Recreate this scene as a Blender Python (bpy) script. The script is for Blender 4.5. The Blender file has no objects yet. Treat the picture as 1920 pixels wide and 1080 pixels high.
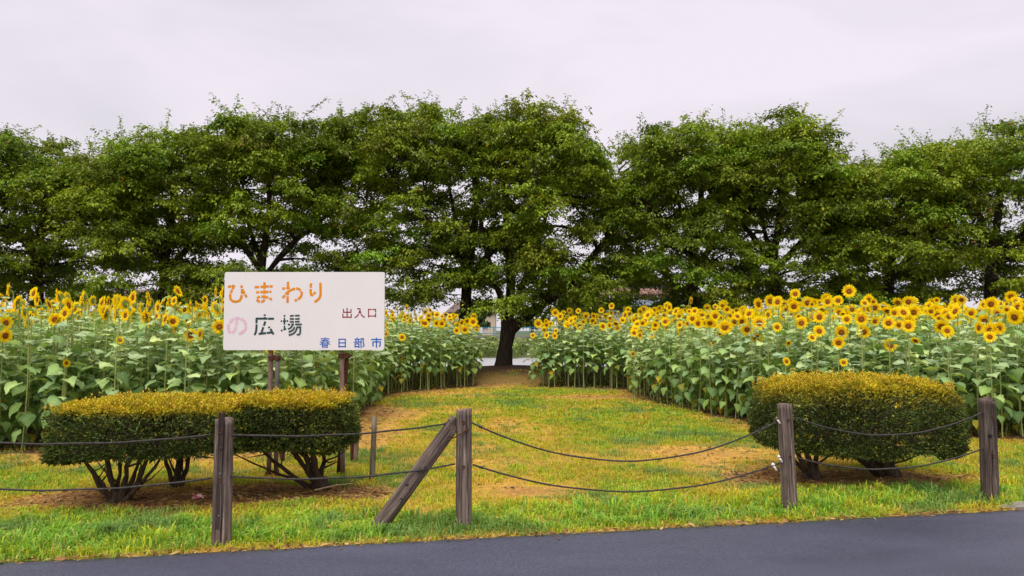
import bpy, math, random
import numpy as np
from mathutils import Matrix, Vector, Euler

random.seed(7)
RNG = np.random.default_rng(7)
R = math.radians
scene = bpy.context.scene

# ------------------------------------------------------------------ camera, sky, sun, exposure
CAM_H, F_PX, HORIZON = 1.55, 1400.0, 620.0
PITCH = math.atan((HORIZON - 540.0) / F_PX)
cam_data = bpy.data.cameras.new('camera')
cam_data.sensor_width = 36.0
cam_data.lens = 36.0 * F_PX / 1920.0
cam_data.clip_start = 0.05
cam_data.clip_end = 6000.0
cam = bpy.data.objects.new('camera', cam_data)
scene.collection.objects.link(cam)
cam.location = (0, 0, CAM_H)
cam.rotation_euler = (math.pi / 2 + PITCH, 0, 0)
scene.camera = cam

SUN_EL, SUN_AZ = R(66), R(200)          # azimuth measured clockwise from +Y: behind the camera, a little to the left
world = bpy.data.worlds.new('World')
scene.world = world
world.use_nodes = True
nt = world.node_tree
nt.nodes.clear()
w_out = nt.nodes.new('ShaderNodeOutputWorld')
w_bg = nt.nodes.new('ShaderNodeBackground')
w_sky = nt.nodes.new('ShaderNodeTexSky')
w_sky.sky_type = 'NISHITA'
w_sky.sun_disc = False
w_sky.sun_elevation = SUN_EL
w_sky.sun_rotation = SUN_AZ
w_sky.air_density = 1.0
w_sky.dust_density = 3.0
w_scale = nt.nodes.new('ShaderNodeVectorMath'); w_scale.operation = 'SCALE'
w_scale.inputs['Scale'].default_value = 0.05
w_tc = nt.nodes.new('ShaderNodeTexCoord')
w_map = nt.nodes.new('ShaderNodeMapping')
w_map.inputs['Scale'].default_value = (1.3, 1.3, 3.4)
w_map.inputs['Location'].default_value = (0.35, 0.2, 0.6)
w_no = nt.nodes.new('ShaderNodeTexNoise')
w_no.inputs['Scale'].default_value = 1.6
w_no.inputs['Detail'].default_value = 5.0
w_no.inputs['Roughness'].default_value = 0.5
w_no.inputs['Distortion'].default_value = 0.4
w_rp = nt.nodes.new('ShaderNodeValToRGB')
w_rp.color_ramp.elements[0].position = 0.34
w_rp.color_ramp.elements[0].color = (0.240, 0.229, 0.250, 1)
w_rp.color_ramp.elements[1].position = 0.60
w_rp.color_ramp.elements[1].color = (0.306, 0.281, 0.309, 1)
w_mix = nt.nodes.new('ShaderNodeMix'); w_mix.data_type = 'RGBA'
w_mix.inputs[0].default_value = 0.95
nt.links.new(w_tc.outputs['Generated'], w_map.inputs['Vector'])
nt.links.new(w_map.outputs['Vector'], w_no.inputs['Vector'])
nt.links.new(w_no.outputs['Fac'], w_rp.inputs['Fac'])
nt.links.new(w_sky.outputs['Color'], w_scale.inputs[0])
nt.links.new(w_scale.outputs['Vector'], w_mix.inputs[6])
nt.links.new(w_rp.outputs['Color'], w_mix.inputs[7])
nt.links.new(w_mix.outputs[2], w_bg.inputs['Color'])
w_bg.inputs['Strength'].default_value = 1.0
nt.links.new(w_bg.outputs['Background'], w_out.inputs['Surface'])

sun_data = bpy.data.lights.new('sun', 'SUN')
sun_data.energy = 1.5
sun_data.angle = R(60)
sun_data.color = (1.0, 0.95, 0.88)
sun = bpy.data.objects.new('sun', sun_data)
scene.collection.objects.link(sun)
sd = Vector((math.sin(SUN_AZ) * math.cos(SUN_EL), math.cos(SUN_AZ) * math.cos(SUN_EL), math.sin(SUN_EL)))
sun.rotation_euler = sd.to_track_quat('Z', 'Y').to_euler()
sun.location = (0, 0, 30)

scene.view_settings.view_transform = 'Standard'
scene.view_settings.look = 'None'
scene.view_settings.gamma = 1.0
scene.view_settings.use_curve_mapping = False
scene.view_settings.exposure = 1.6
scene.cycles.use_denoising = True
scene.cycles.max_bounces = 8
scene.cycles.diffuse_bounces = 4
scene.cycles.glossy_bounces = 3
scene.cycles.transmission_bounces = 4
scene.cycles.transparent_max_bounces = 8

# ------------------------------------------------------------------ helpers
def ray(px, py):
    u, v = (px - 960.0) / F_PX, (540.0 - py) / F_PX
    c, s = math.cos(PITCH), math.sin(PITCH)
    return Vector((u, c - v * s, s + v * c))
def at(px, py, Y):
    d = ray(px, py)
    return Vector((0, 0, CAM_H)) + d * (Y / d.y)
def ground_at(px, py, z=0.0):
    d = ray(px, py)
    return Vector((0, 0, CAM_H)) + d * ((z - CAM_H) / d.z)

def hash2(ix, iy, seed):
    h = (ix.astype(np.int64) * 374761393 + iy.astype(np.int64) * 668265263 + seed * 1442695041) & 0xffffffff
    h = ((h ^ (h >> 13)) * 1274126177) & 0xffffffff
    return ((h ^ (h >> 16)) & 0xffff) / 65535.0
def vnoise(x, y, seed=0):
    x = np.asarray(x, float); y = np.asarray(y, float)
    ix, iy = np.floor(x), np.floor(y)
    fx, fy = x - ix, y - iy
    fx = fx * fx * (3 - 2 * fx); fy = fy * fy * (3 - 2 * fy)
    a, b = hash2(ix, iy, seed), hash2(ix + 1, iy, seed)
    c, d = hash2(ix, iy + 1, seed), hash2(ix + 1, iy + 1, seed)
    return (a * (1 - fx) + b * fx) * (1 - fy) + (c * (1 - fx) + d * fx) * fy
def fbm(x, y, seed=0, oct=4):
    s, a, t = 0.0, 0.5, 0.0
    for k in range(oct):
        s = s + a * vnoise(x * 2 ** k, y * 2 ** k, seed + k * 17); t += a; a *= 0.5
    return s / t
def sstep(a, b, x):
    t = np.clip((x - a) / (b - a), 0, 1)
    return t * t * (3 - 2 * t)

class MB:
    """collects vertices, faces and vertex colours, builds ONE mesh object"""
    def __init__(self):
        self.v, self.c, self.f, self.n = [], [], [], 0
    def add(self, verts, faces, col=None, mat=0):
        verts = np.asarray(verts, float).reshape(-1, 3)
        fs = [np.asarray(f, np.int64) + self.n for f in (faces if isinstance(faces, list) and len(faces) and isinstance(faces[0], np.ndarray) else [np.asarray(faces)])]
        self.v.append(verts)
        if col is None: col = (1, 1, 1)
        col = np.asarray(col, float)
        if col.ndim == 1: col = np.tile(col, (len(verts), 1))
        self.c.append(col)
        for f in fs: self.f.append((f, mat))
        self.n += len(verts)
        return self
    def tube(self, pts, radii, n=8, col=None, mat=0, cap=True, squash=None):
        pts = np.asarray(pts, float); m = len(pts)
        radii = np.broadcast_to(np.asarray(radii, float), (m,))
        tang = np.gradient(pts, axis=0)
        tang /= np.linalg.norm(tang, axis=1)[:, None] + 1e-12
        ref = np.array((0.0, 0.0, 1.0)) if abs(tang[:, 2]).mean() < 0.8 else np.array((1.0, 0.0, 0.0))
        a = np.cross(tang, ref); a /= np.linalg.norm(a, axis=1)[:, None] + 1e-12
        b = np.cross(tang, a)
        th = np.linspace(0, 2 * np.pi, n, endpoint=False)
        ring = a[:, None, :] * np.cos(th)[None, :, None] + b[:, None, :] * np.sin(th)[None, :, None]
        v = pts[:, None, :] + ring * radii[:, None, None]
        i = np.arange(m - 1)[:, None] * n; j = np.arange(n)[None, :]; k = (j + 1) % n
        q = np.stack([i + j, i + k, i + n + k, i + n + j], -1).reshape(-1, 4)
        fs = [q]
        v = v.reshape(-1, 3)
        if cap:
            v = np.vstack([v, pts[0], pts[-1]])
            j = np.arange(n); k = (j + 1) % n
            fs.append(np.stack([k, j, np.full(n, m * n)], -1))
            fs.append(np.stack([(m - 1) * n + j, (m - 1) * n + k, np.full(n, m * n + 1)], -1))
        return self.add(v, fs, col, mat)
    def box(self, x0, x1, y0, y1, z0, z1, col=None, mat=0, M=None):
        v = np.array([(x, y, z) for x in (x0, x1) for y in (y0, y1) for z in (z0, z1)], float)
        if M is not None: v = v @ np.array(M.to_3x3()).T + np.array(M.translation)
        f = np.array([(0, 1, 3, 2), (4, 6, 7, 5), (0, 4, 5, 1), (2, 3, 7, 6), (0, 2, 6, 4), (1, 5, 7, 3)])
        return self.add(v, f, col, mat)
    def mesh(self, name, mats, smooth=False):
        me = bpy.data.meshes.new(name)
        v = np.vstack(self.v); c = np.vstack(self.c)
        loops = np.concatenate([f.reshape(-1) for f, m in self.f])
        tot = np.concatenate([np.full(len(f), f.shape[1]) for f, m in self.f])
        mi = np.concatenate([np.full(len(f), m) for f, m in self.f])
        me.vertices.add(len(v)); me.vertices.foreach_set('co', v.astype(np.float32).ravel())
        me.loops.add(len(loops)); me.loops.foreach_set('vertex_index', loops.astype(np.int32))
        me.polygons.add(len(tot))
        st = np.concatenate([[0], np.cumsum(tot)[:-1]])
        me.polygons.foreach_set('loop_start', st.astype(np.int32))
        me.polygons.foreach_set('material_index', mi.astype(np.int32))
        me.polygons.foreach_set('use_smooth', np.full(len(tot), smooth))
        at_ = me.color_attributes.new('Col', 'FLOAT_COLOR', 'POINT')
        at_.data.foreach_set('color', np.hstack([c, np.ones((len(c), 1))]).astype(np.float32).ravel())
        for m in (mats if isinstance(mats, (list, tuple)) else [mats]): me.materials.append(m)
        me.update(calc_edges=True); me.validate()
        return me
    def build(self, name, mats, parent=None, smooth=False):
        return link(name, self.mesh(name, mats, smooth), parent)

def link(name, data, parent=None, M=None):
    o = bpy.data.objects.new(name, data)
    scene.collection.objects.link(o)
    if parent is not None: o.parent = parent
    if M is not None: o.matrix_basis = M
    return o
def tag(o, label=None, cat=None, group=None, kind=None):
    if label: o['label'] = label
    if cat: o['category'] = cat
    if group: o['group'] = group
    if kind: o['kind'] = kind
    return o
def empty(name, loc=(0, 0, 0), rz=0.0):
    o = link(name, None)
    o.location = loc; o.rotation_euler = (0, 0, rz)
    o.empty_display_size = 0.1
    return o

# ------------------------------------------------------------------ materials
def new_mat(name):
    m = bpy.data.materials.new(name); m.use_nodes = True
    n = m.node_tree; n.nodes.clear()
    out = n.nodes.new('ShaderNodeOutputMaterial')
    return m, n, out
def N(n, kind, **kw):
    x = n.nodes.new(kind)
    for k, v in kw.items():
        if k in x.inputs: x.inputs[k].default_value = v
        else: setattr(x, k, v)
    return x
def noise(n, scale, detail=4, rough=0.55, stretch=None, coord='Object', dist=0.0):
    tc = n.nodes.new('ShaderNodeTexCoord')
    mp = n.nodes.new('ShaderNodeMapping')
    mp.inputs['Scale'].default_value = stretch or (1, 1, 1)
    no = n.nodes.new('ShaderNodeTexNoise')
    no.inputs['Scale'].default_value = scale; no.inputs['Detail'].default_value = detail
    no.inputs['Roughness'].default_value = rough; no.inputs['Distortion'].default_value = dist
    n.links.new(tc.outputs[coord], mp.inputs['Vector']); n.links.new(mp.outputs['Vector'], no.inputs['Vector'])
    return no
def ramp(n, src, stops):
    r = n.nodes.new('ShaderNodeValToRGB')
    el = r.color_ramp.elements
    while len(el) < len(stops): el.new(0.5)
    for e, (p, c) in zip(el, stops):
        e.position = p; e.color = (*c, 1)
    n.links.new(src, r.inputs['Fac'])
    return r
def mul(n, a, b):
    x = n.nodes.new('ShaderNodeMix'); x.data_type = 'RGBA'; x.blend_type = 'MULTIPLY'
    x.inputs[0].default_value = 1.0
    n.links.new(a, x.inputs[6]); n.links.new(b, x.inputs[7])
    return x.outputs[2]
def bump(n, src, bsdf, strength=0.4, dist=0.01):
    b = n.nodes.new('ShaderNodeBump')
    b.inputs['Strength'].default_value = strength; b.inputs['Distance'].default_value = dist
    n.links.new(src, b.inputs['Height']); n.links.new(b.outputs['Normal'], bsdf.inputs['Normal'])
def foliage_mat(name, trans=0.3, rough=0.6, spec=0.25, rnd=0.0, nscale=3.0, namp=0.25, tcol=(1.15, 1.2, 0.6)):
    """leaf colour from the plant's own 'Col', small variation, some light let through"""
    m, n, out = new_mat(name)
    at_ = n.nodes.new('ShaderNodeAttribute'); at_.attribute_name = 'Col'
    no = noise(n, nscale, 3)
    rp = ramp(n, no.outputs['Fac'], [(0.25, (1 - namp,) * 3), (0.75, (1 + namp,) * 3)])
    col = mul(n, at_.outputs['Color'], rp.outputs['Color'])
    if rnd:
        oi = n.nodes.new('ShaderNodeObjectInfo')
        rr = ramp(n, oi.outputs['Random'], [(0.0, (1 - rnd, 1 - rnd * .8, 1 - rnd * .5)), (0.5, (1, 1, 1)), (1.0, (1 + rnd, 1 + rnd * .8, 1 - rnd * .2))])
        col = mul(n, col, rr.outputs['Color'])
    p = N(n, 'ShaderNodeBsdfPrincipled', Roughness=rough)
    p.inputs['Specular IOR Level'].default_value = spec
    n.links.new(col, p.inputs['Base Color'])
    t = n.nodes.new('ShaderNodeBsdfTranslucent')
    tint = n.nodes.new('ShaderNodeRGB'); tint.outputs[0].default_value = (*tcol, 1)
    n.links.new(mul(n, col, tint.outputs[0]), t.inputs['Color'])
    mx = n.nodes.new('ShaderNodeMixShader'); mx.inputs[0].default_value = trans
    n.links.new(p.outputs[0], mx.inputs[1]); n.links.new(t.outputs[0], mx.inputs[2])
    n.links.new(mx.outputs[0], out.inputs['Surface'])
    return m
def plain_mat(name, c1, c2, scale=6, rough=0.7, stretch=None, bstr=0.0, bdist=0.01, spec=0.3, metal=0.0, stops=(0.3, 0.7), detail=5, use_attr=False):
    m, n, out = new_mat(name)
    no = noise(n, scale, detail, 0.6, stretch)
    rp = ramp(n, no.outputs['Fac'], [(stops[0], c1), (stops[1], c2)])
    p = N(n, 'ShaderNodeBsdfPrincipled', Roughness=rough, Metallic=metal)
    p.inputs['Specular IOR Level'].default_value = spec
    col = rp.outputs['Color']
    if use_attr:
        at_ = n.nodes.new('ShaderNodeAttribute'); at_.attribute_name = 'Col'
        col = mul(n, col, at_.outputs['Color'])
    n.links.new(col, p.inputs['Base Color'])
    if bstr: bump(n, no.outputs['Fac'], p, bstr, bdist)
    n.links.new(p.outputs[0], out.inputs['Surface'])
    return m

M = {}
M['tree_leaf'] = foliage_mat('tree_leaf', 0.29, 0.55, 0.3, nscale=0.6, namp=0.22)
M['sun_leaf'] = foliage_mat('sunflower_leaf', 0.22, 0.65, 0.2, rnd=0.32, nscale=9, namp=0.16, tcol=(1.1, 1.25, 0.6))
M['sun_stem'] = foliage_mat('sunflower_stem', 0.05, 0.6, 0.2, nscale=12, namp=0.2)
M['petal'] = foliage_mat('petal', 0.48, 0.55, 0.2, rnd=0.08, nscale=14, namp=0.10, tcol=(1.1, 1.0, 0.7))
M['disc'] = foliage_mat('seed_disc', 0.0, 0.85, 0.1, nscale=90, namp=0.45)
M['shrub'] = foliage_mat('shrub_leaf', 0.22, 0.6, 0.25, nscale=4, namp=0.25, tcol=(1.1, 1.1, 0.5))
M['grass'] = foliage_mat('grass', 0.40, 0.6, 0.2, nscale=2.0, namp=0.15)
M['far_leaf'] = foliage_mat('far_leaf', 0.2, 0.7, 0.1, nscale=0.5, namp=0.25)
M['bark'] = plain_mat('bark', (0.018, 0.014, 0.011), (0.075, 0.058, 0.045), 5, 0.9, (3, 3, 0.7), 0.8, 0.03, 0.1)
M['shrub_bark'] = plain_mat('shrub_bark', (0.03, 0.02, 0.014), (0.12, 0.085, 0.06), 18, 0.9, (2, 2, 0.6), 0.8, 0.01, 0.1)
M['rope'] = plain_mat('rope', (0.018, 0.016, 0.016), (0.07, 0.062, 0.058), 60, 0.85, None, 0.5, 0.003, 0.2)
M['pipe_brown'] = plain_mat('pipe_brown', (0.12, 0.07, 0.048), (0.25, 0.175, 0.14), 22, 0.65, (1, 1, 0.3), 0.3, 0.002, 0.3)
M['pipe_grey'] = plain_mat('pipe_grey', (0.075, 0.06, 0.055), (0.19, 0.16, 0.145), 22, 0.6, (1, 1, 0.3), 0.3, 0.002, 0.35)
M['rust'] = plain_mat('rust', (0.035, 0.012, 0.008), (0.12, 0.045, 0.025), 40, 0.85, None, 0.5, 0.002, 0.2)
M['stake'] = plain_mat('stake', (0.07, 0.055, 0.04), (0.22, 0.19, 0.13), 14, 0.9, (3, 3, 0.4), 0.5, 0.006, 0.1)
M['cloth'] = plain_mat('cloth', (0.55, 0.52, 0.5), (0.8, 0.78, 0.78), 20, 0.9)
M['concrete'] = plain_mat('concrete', (0.13, 0.12, 0.11), (0.27, 0.25, 0.23), 9, 0.9, None, 0.5, 0.01, 0.2)
M['straw'] = plain_mat('straw', (0.45, 0.33, 0.16), (0.62, 0.50, 0.30), 20, 0.8)
M['wrapper'] = plain_mat('wrapper', (0.62, 0.12, 0.09), (0.85, 0.75, 0.74), 26, 0.5, stops=(0.44, 0.52))
M['tile_pink'] = plain_mat('tile_pink', (0.36, 0.20, 0.18), (0.44, 0.26, 0.23), 0.8, 0.8)
M['wall_grey'] = plain_mat('wall_grey', (0.20, 0.19, 0.20), (0.28, 0.26, 0.27), 0.6, 0.8)
M['wall_beige'] = plain_mat('wall_beige', (0.45, 0.36, 0.26), (0.55, 0.46, 0.36), 0.6, 0.8)
M['wall_white'] = plain_mat('wall_white', (0.55, 0.54, 0.55), (0.66, 0.65, 0.66), 0.6, 0.8)
M['roof_blue'] = plain_mat('roof_blue', (0.09, 0.11, 0.15), (0.14, 0.17, 0.22), 1.5, 0.6)
M['roof_brown'] = plain_mat('roof_brown', (0.10, 0.07, 0.06), (0.16, 0.11, 0.09), 1.5, 0.7)
M['glass'] = plain_mat('glass', (0.03, 0.035, 0.045), (0.06, 0.07, 0.085), 0.7, 0.1, spec=0.6)
M['fence_blue'] = plain_mat('fence_blue', (0.02, 0.16, 0.24), (0.03, 0.22, 0.30), 2, 0.5)
M['car_paint'] = plain_mat('car_paint', (0.68, 0.68, 0.7), (0.74, 0.74, 0.76), 2, 0.25, spec=0.6)
M['tyre'] = plain_mat('tyre', (0.015, 0.015, 0.015), (0.03, 0.03, 0.03), 8, 0.9)
M['chrome'] = plain_mat('chrome', (0.5, 0.5, 0.52), (0.6, 0.6, 0.62), 4, 0.3, metal=0.8)

def wood_mat():
    m, n, out = new_mat('weathered_wood')
    g = noise(n, 16, 7, 0.65, (2.6, 2.6, 0.10), dist=0.5)
    f = noise(n, 60, 4, 0.6, (2.0, 2.0, 0.14))
    b = noise(n, 3.2, 3, 0.5, (1, 1, 0.5))
    r1 = ramp(n, g.outputs['Fac'], [(0.28, (0.024, 0.018, 0.017)), (0.43, (0.108, 0.085, 0.074)), (0.57, (0.195, 0.158, 0.138)), (0.72, (0.41, 0.345, 0.30))])
    r2 = ramp(n, f.outputs['Fac'], [(0.3, (0.55, 0.55, 0.55)), (0.65, (1.2, 1.2, 1.2))])
    r3 = ramp(n, b.outputs['Fac'], [(0.3, (0.62, 0.58, 0.56)), (0.7, (1.15, 1.1, 1.08))])
    at_ = n.nodes.new('ShaderNodeAttribute'); at_.attribute_name = 'Col'
    col = mul(n, mul(n, mul(n, r1.outputs['Color'], r2.outputs['Color']), r3.outputs['Color']), at_.outputs['Color'])
    p = N(n, 'ShaderNodeBsdfPrincipled', Roughness=0.88)
    p.inputs['Specular IOR Level'].default_value = 0.15
    n.links.new(col, p.inputs['Base Color'])
    bump(n, g.outputs['Fac'], p, 0.9, 0.012)
    n.links.new(p.outputs[0], out.inputs['Surface'])
    return m
M['wood'] = wood_mat()

def asphalt_mat():
    m, n, out = new_mat('asphalt')
    f = noise(n, 75, 5, 0.85)
    b = noise(n, 0.9, 5, 0.6, (0.6, 1.4, 1))
    v = n.nodes.new('ShaderNodeTexVoronoi'); v.inputs['Scale'].default_value = 120
    tc = n.nodes.new('ShaderNodeTexCoord'); n.links.new(tc.outputs['Object'], v.inputs['Vector'])
    r1 = ramp(n, f.outputs['Fac'], [(0.34, (0.024, 0.026, 0.043)), (0.54, (0.053, 0.056, 0.090)), (0.66, (0.084, 0.088, 0.13)), (0.76, (0.26, 0.26, 0.29))])
    r2 = ramp(n, b.outputs['Fac'], [(0.3, (0.78, 0.78, 0.80)), (0.7, (1.18, 1.18, 1.18))])
    p = N(n, 'ShaderNodeBsdfPrincipled')
    p.inputs['Specular IOR Level'].default_value = 0.42
    n.links.new(mul(n, r1.outputs['Color'], r2.outputs['Color']), p.inputs['Base Color'])
    rr = ramp(n, b.outputs['Fac'], [(0.3, (0.38,) * 3), (0.7, (0.58,) * 3)])
    n.links.new(rr.outputs['Color'], p.inputs['Roughness'])
    bump(n, v.outputs['Distance'], p, 0.45, 0.006)
    n.links.new(p.outputs[0], out.inputs['Surface'])
    return m
M['asphalt'] = asphalt_mat()

def ground_mat():
    m, n, out = new_mat('ground')
    at_ = n.nodes.new('ShaderNodeAttribute'); at_.attribute_name = 'Col'
    f = noise(n, 22, 8, 0.78)
    g = noise(n, 7, 5, 0.65)
    r1 = ramp(n, f.outputs['Fac'], [(0.25, (0.42, 0.38, 0.36)), (0.5, (0.95, 0.95, 0.95)), (0.72, (1.6, 1.55, 1.45))])
    r2 = ramp(n, g.outputs['Fac'], [(0.3, (0.8, 0.84, 0.85)), (0.7, (1.2, 1.14, 1.1))])
    p = N(n, 'ShaderNodeBsdfPrincipled', Roughness=0.95)
    p.inputs['Specular IOR Level'].default_value = 0.1
    n.links.new(mul(n, mul(n, at_.outputs['Color'], r1.outputs['Color']), r2.outputs['Color']), p.inputs['Base Color'])
    bump(n, f.outputs['Fac'], p, 0.7, 0.03)
    n.links.new(p.outputs[0], out.inputs['Surface'])
    return m
M['ground'] = ground_mat()

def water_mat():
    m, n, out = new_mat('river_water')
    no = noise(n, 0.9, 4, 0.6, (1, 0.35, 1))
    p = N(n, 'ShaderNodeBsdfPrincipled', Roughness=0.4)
    p.inputs['Base Color'].default_value = (0.31, 0.305, 0.32, 1)  # pale base colour paints in the bright sky reflection on the ripples
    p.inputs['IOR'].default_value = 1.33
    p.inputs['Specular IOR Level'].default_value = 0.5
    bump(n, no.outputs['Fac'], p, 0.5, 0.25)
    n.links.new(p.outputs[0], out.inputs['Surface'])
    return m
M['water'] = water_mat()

# ------------------------------------------------------------------ layout (metres; camera at the origin looking along +Y)
EDGE_A, EDGE_B = ground_at(0, 1060), ground_at(1870, 961)           # grass / asphalt edge
E_SLOPE = (EDGE_B.y - EDGE_A.y) / (EDGE_B.x - EDGE_A.x)
def edge_y(x): return EDGE_A.y + (x - EDGE_A.x) * E_SLOPE
LEFT_FIELD = [(-24, 9.2), (-8, 9.3), (-3.05, 9.7), (-2.72, 12.6), (-2.95, 17.6), (-3.0, 18.6), (-0.95, 20.9), (-1.1, 23.3), (-24, 23.3)]
RIGHT_FIELD = [(4.15, 11.5), (2.95, 16.6), (3.0, 19.7), (0.78, 20.6), (0.85, 23.3), (24, 23.3), (24, 10.0), (8.0, 10.7)]
def inside(x, y, poly):
    x = np.asarray(x, float); y = np.asarray(y, float)
    r = np.zeros(x.shape, bool); j = len(poly) - 1
    for i in range(len(poly)):
        xi, yi = poly[i]; xj, yj = poly[j]
        c = ((yi > y) != (yj > y)) & (x < (xj - xi) * (y - yi) / (yj - yi + 1e-12) + xi)
        r ^= c; j = i
    return r
def dist_poly(x, y, poly):
    x = np.asarray(x, float); y = np.asarray(y, float); d = np.full(x.shape, 1e9)
    for i in range(len(poly)):
        ax, ay = poly[i]; bx, by = poly[(i + 1) % len(poly)]
        t = np.clip(((x - ax) * (bx - ax) + (y - ay) * (by - ay)) / ((bx - ax) ** 2 + (by - ay) ** 2), 0, 1)
        d = np.minimum(d, np.hypot(x - ax - t * (bx - ax), y - ay - t * (by - ay)))
    return d
SHRUBS = [(-3.42, 6.95), (-2.1, 7.25), (3.55, 7.95)]

def ground_z(x, y):
    x = np.asarray(x, float); y = np.asarray(y, float)
    z = 0.30 * sstep(20.5, 24.2, y)
    z = z + 0.10 * np.exp(-(((x - 0.0) / 1.3) ** 2 + ((y - 25) / 1.2) ** 2))
    z = z * (1 - sstep(25.8, 31, y)) - 2.3 * sstep(26.5, 31.5, y)
    z = z + 3.0 * sstep(73.5, 80, y)
    near = sstep(0.15, 0.9, y - (EDGE_A.y + (x - EDGE_A.x) * E_SLOPE)) * (1 - sstep(24, 27, y))
    z = z + near * (0.05 * (fbm(x * 0.9, y * 0.9, 3) - 0.5) + 0.03 * (fbm(x * 4, y * 4, 9, 3) - 0.5))
    return z - 0.012 * (1 - sstep(0.0, 0.12, y - (EDGE_A.y + (x - EDGE_A.x) * E_SLOPE)))

def green_map(x, y):
    """0 = bare / straw, 1 = lush grass: what grows where"""
    x = np.asarray(x, float); y = np.asarray(y, float)
    e = y - (EDGE_A.y + (x - EDGE_A.x) * E_SLOPE)
    lush = sstep(0.05, 0.22, e) * (1 - sstep(0.75, 1.35, e + 0.5 * (fbm(x * 1.5, y * 1.5, 21) - 0.5)))
    n = fbm(x * 0.55 + 3, y * 0.55, 5, 4)
    lawn = 0.64 + 1.2 * (n - 0.5)
    lawn = lawn - 0.55 * np.exp(-(((x - 2.4) / 0.9) ** 2 + ((y - 9.3) / 1.1) ** 2))      # dry patch by the right shrub
    lawn = lawn - 0.45 * np.exp(-(((x - 1.6) / 2.0) ** 2 + ((y - 17.6) / 0.7) ** 2))
    lawn = lawn - 0.45 * np.exp(-(((x + 0.3) / 0.9) ** 2 + ((y - 21) / 2.5) ** 2))
    lawn = lawn - 0.40 * np.exp(-(((x + 2.2) / 0.6) ** 2 + ((y - 12) / 2.5) ** 2))
    lawn = lawn - 0.30 * np.exp(-(((x - 0.3) / 0.5) ** 2 + ((y - 7.4) / 0.25) ** 2))
    dist = np.minimum(dist_poly(x, y, LEFT_FIELD), dist_poly(x, y, RIGHT_FIELD))
    lawn = lawn - 0.30 * np.exp(-(dist / 0.5) ** 2)
    g = np.maximum(lush * (0.75 + 0.5 * (fbm(x * 2.2, y * 2.2, 31) - 0.5)), lawn)
    for (sx, sy), w, dd in zip(SHRUBS, (1.15, 0.85, 1.3), (0.38, 0.38, 0.40)):
        g = g - 1.0 * np.exp(-((((x - sx) / w) ** 2 + ((y - sy) / dd) ** 2) * (.5 + 1.1 * fbm(x * 2.4, y * 2.4, 61))) ** 2)
    return np.clip(g, 0, 1)

# ------------------------------------------------------------------ the setting
def build_ground():
    xs = np.concatenate([[-1500, -500, -160, -70, -40, -28, -20, -15], np.arange(-12, 12.01, 0.1), [15, 20, 28, 40, 70, 160, 500, 1500]])
    ys = np.concatenate([[-1200, -300, -80, -30, -12, -4, 0, 2, 3, 3.6], np.arange(4.0, 12.0, 0.07), np.arange(12, 26, 0.14),
                         np.arange(26, 32, 0.5), [36, 45, 55, 65, 72], np.arange(73.5, 81, 0.75), [84, 90, 100, 130, 200, 400, 900, 3000]])
    X, Y = np.meshgrid(xs, ys)
    Z = ground_z(X, Y)
    g = green_map(X, Y)
    soil = np.array((0.33, 0.175, 0.065)); straw = np.array((0.47, 0.28, 0.060)); yel = np.array((0.24, 0.18, 0.024)); grn = np.array((0.10, 0.115, 0.014))  # yel and grn kept dark: painted shade in the gaps between blades
    t = np.clip(g, 0, 1)[..., None]
    C = np.where(t < 0.3, soil + (straw - soil) * (t / 0.3), np.where(t < 0.6, straw + (yel - straw) * ((t - 0.3) / 0.3), yel + (grn - yel) * ((t - 0.6) / 0.4)))
    for (sx, sy), w, dd in zip(SHRUBS, (1.15, 0.85, 1.3), (0.5, 0.5, 0.5)):      # needle litter under the shrubs, darkened to paint in their shade
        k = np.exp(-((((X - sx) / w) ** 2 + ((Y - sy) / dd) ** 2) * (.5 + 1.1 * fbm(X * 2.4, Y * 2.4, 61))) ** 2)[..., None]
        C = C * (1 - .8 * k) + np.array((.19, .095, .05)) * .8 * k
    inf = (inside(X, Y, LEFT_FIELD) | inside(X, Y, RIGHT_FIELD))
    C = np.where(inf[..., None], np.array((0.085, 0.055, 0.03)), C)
    pth = sstep(20.0, 22.2, Y)[..., None]
    C = C * (1 - .7 * pth) + np.array((.12, .095, .03)) * .7 * pth
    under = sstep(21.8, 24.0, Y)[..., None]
    C = C * (1 - under) + np.array((0.075, 0.042, 0.026)) * under  # brown soil under the trees, with their shade painted into the colour
    far = (Y > 72)[..., None]
    C = np.where(far, np.array((0.10, 0.12, 0.05)), C)
    n, m = X.shape
    i = np.arange(n - 1)[:, None] * m; j = np.arange(m - 1)[None, :]
    q = np.stack([i + j, i + j + 1, i + m + j + 1, i + m + j], -1).reshape(-1, 4)
    b = MB(); b.add(np.stack([X, Y, Z], -1).reshape(-1, 3), q, C.reshape(-1, 3))
    tag(b.build('ground', M['ground'], smooth=True), kind='structure')
build_ground()

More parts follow.
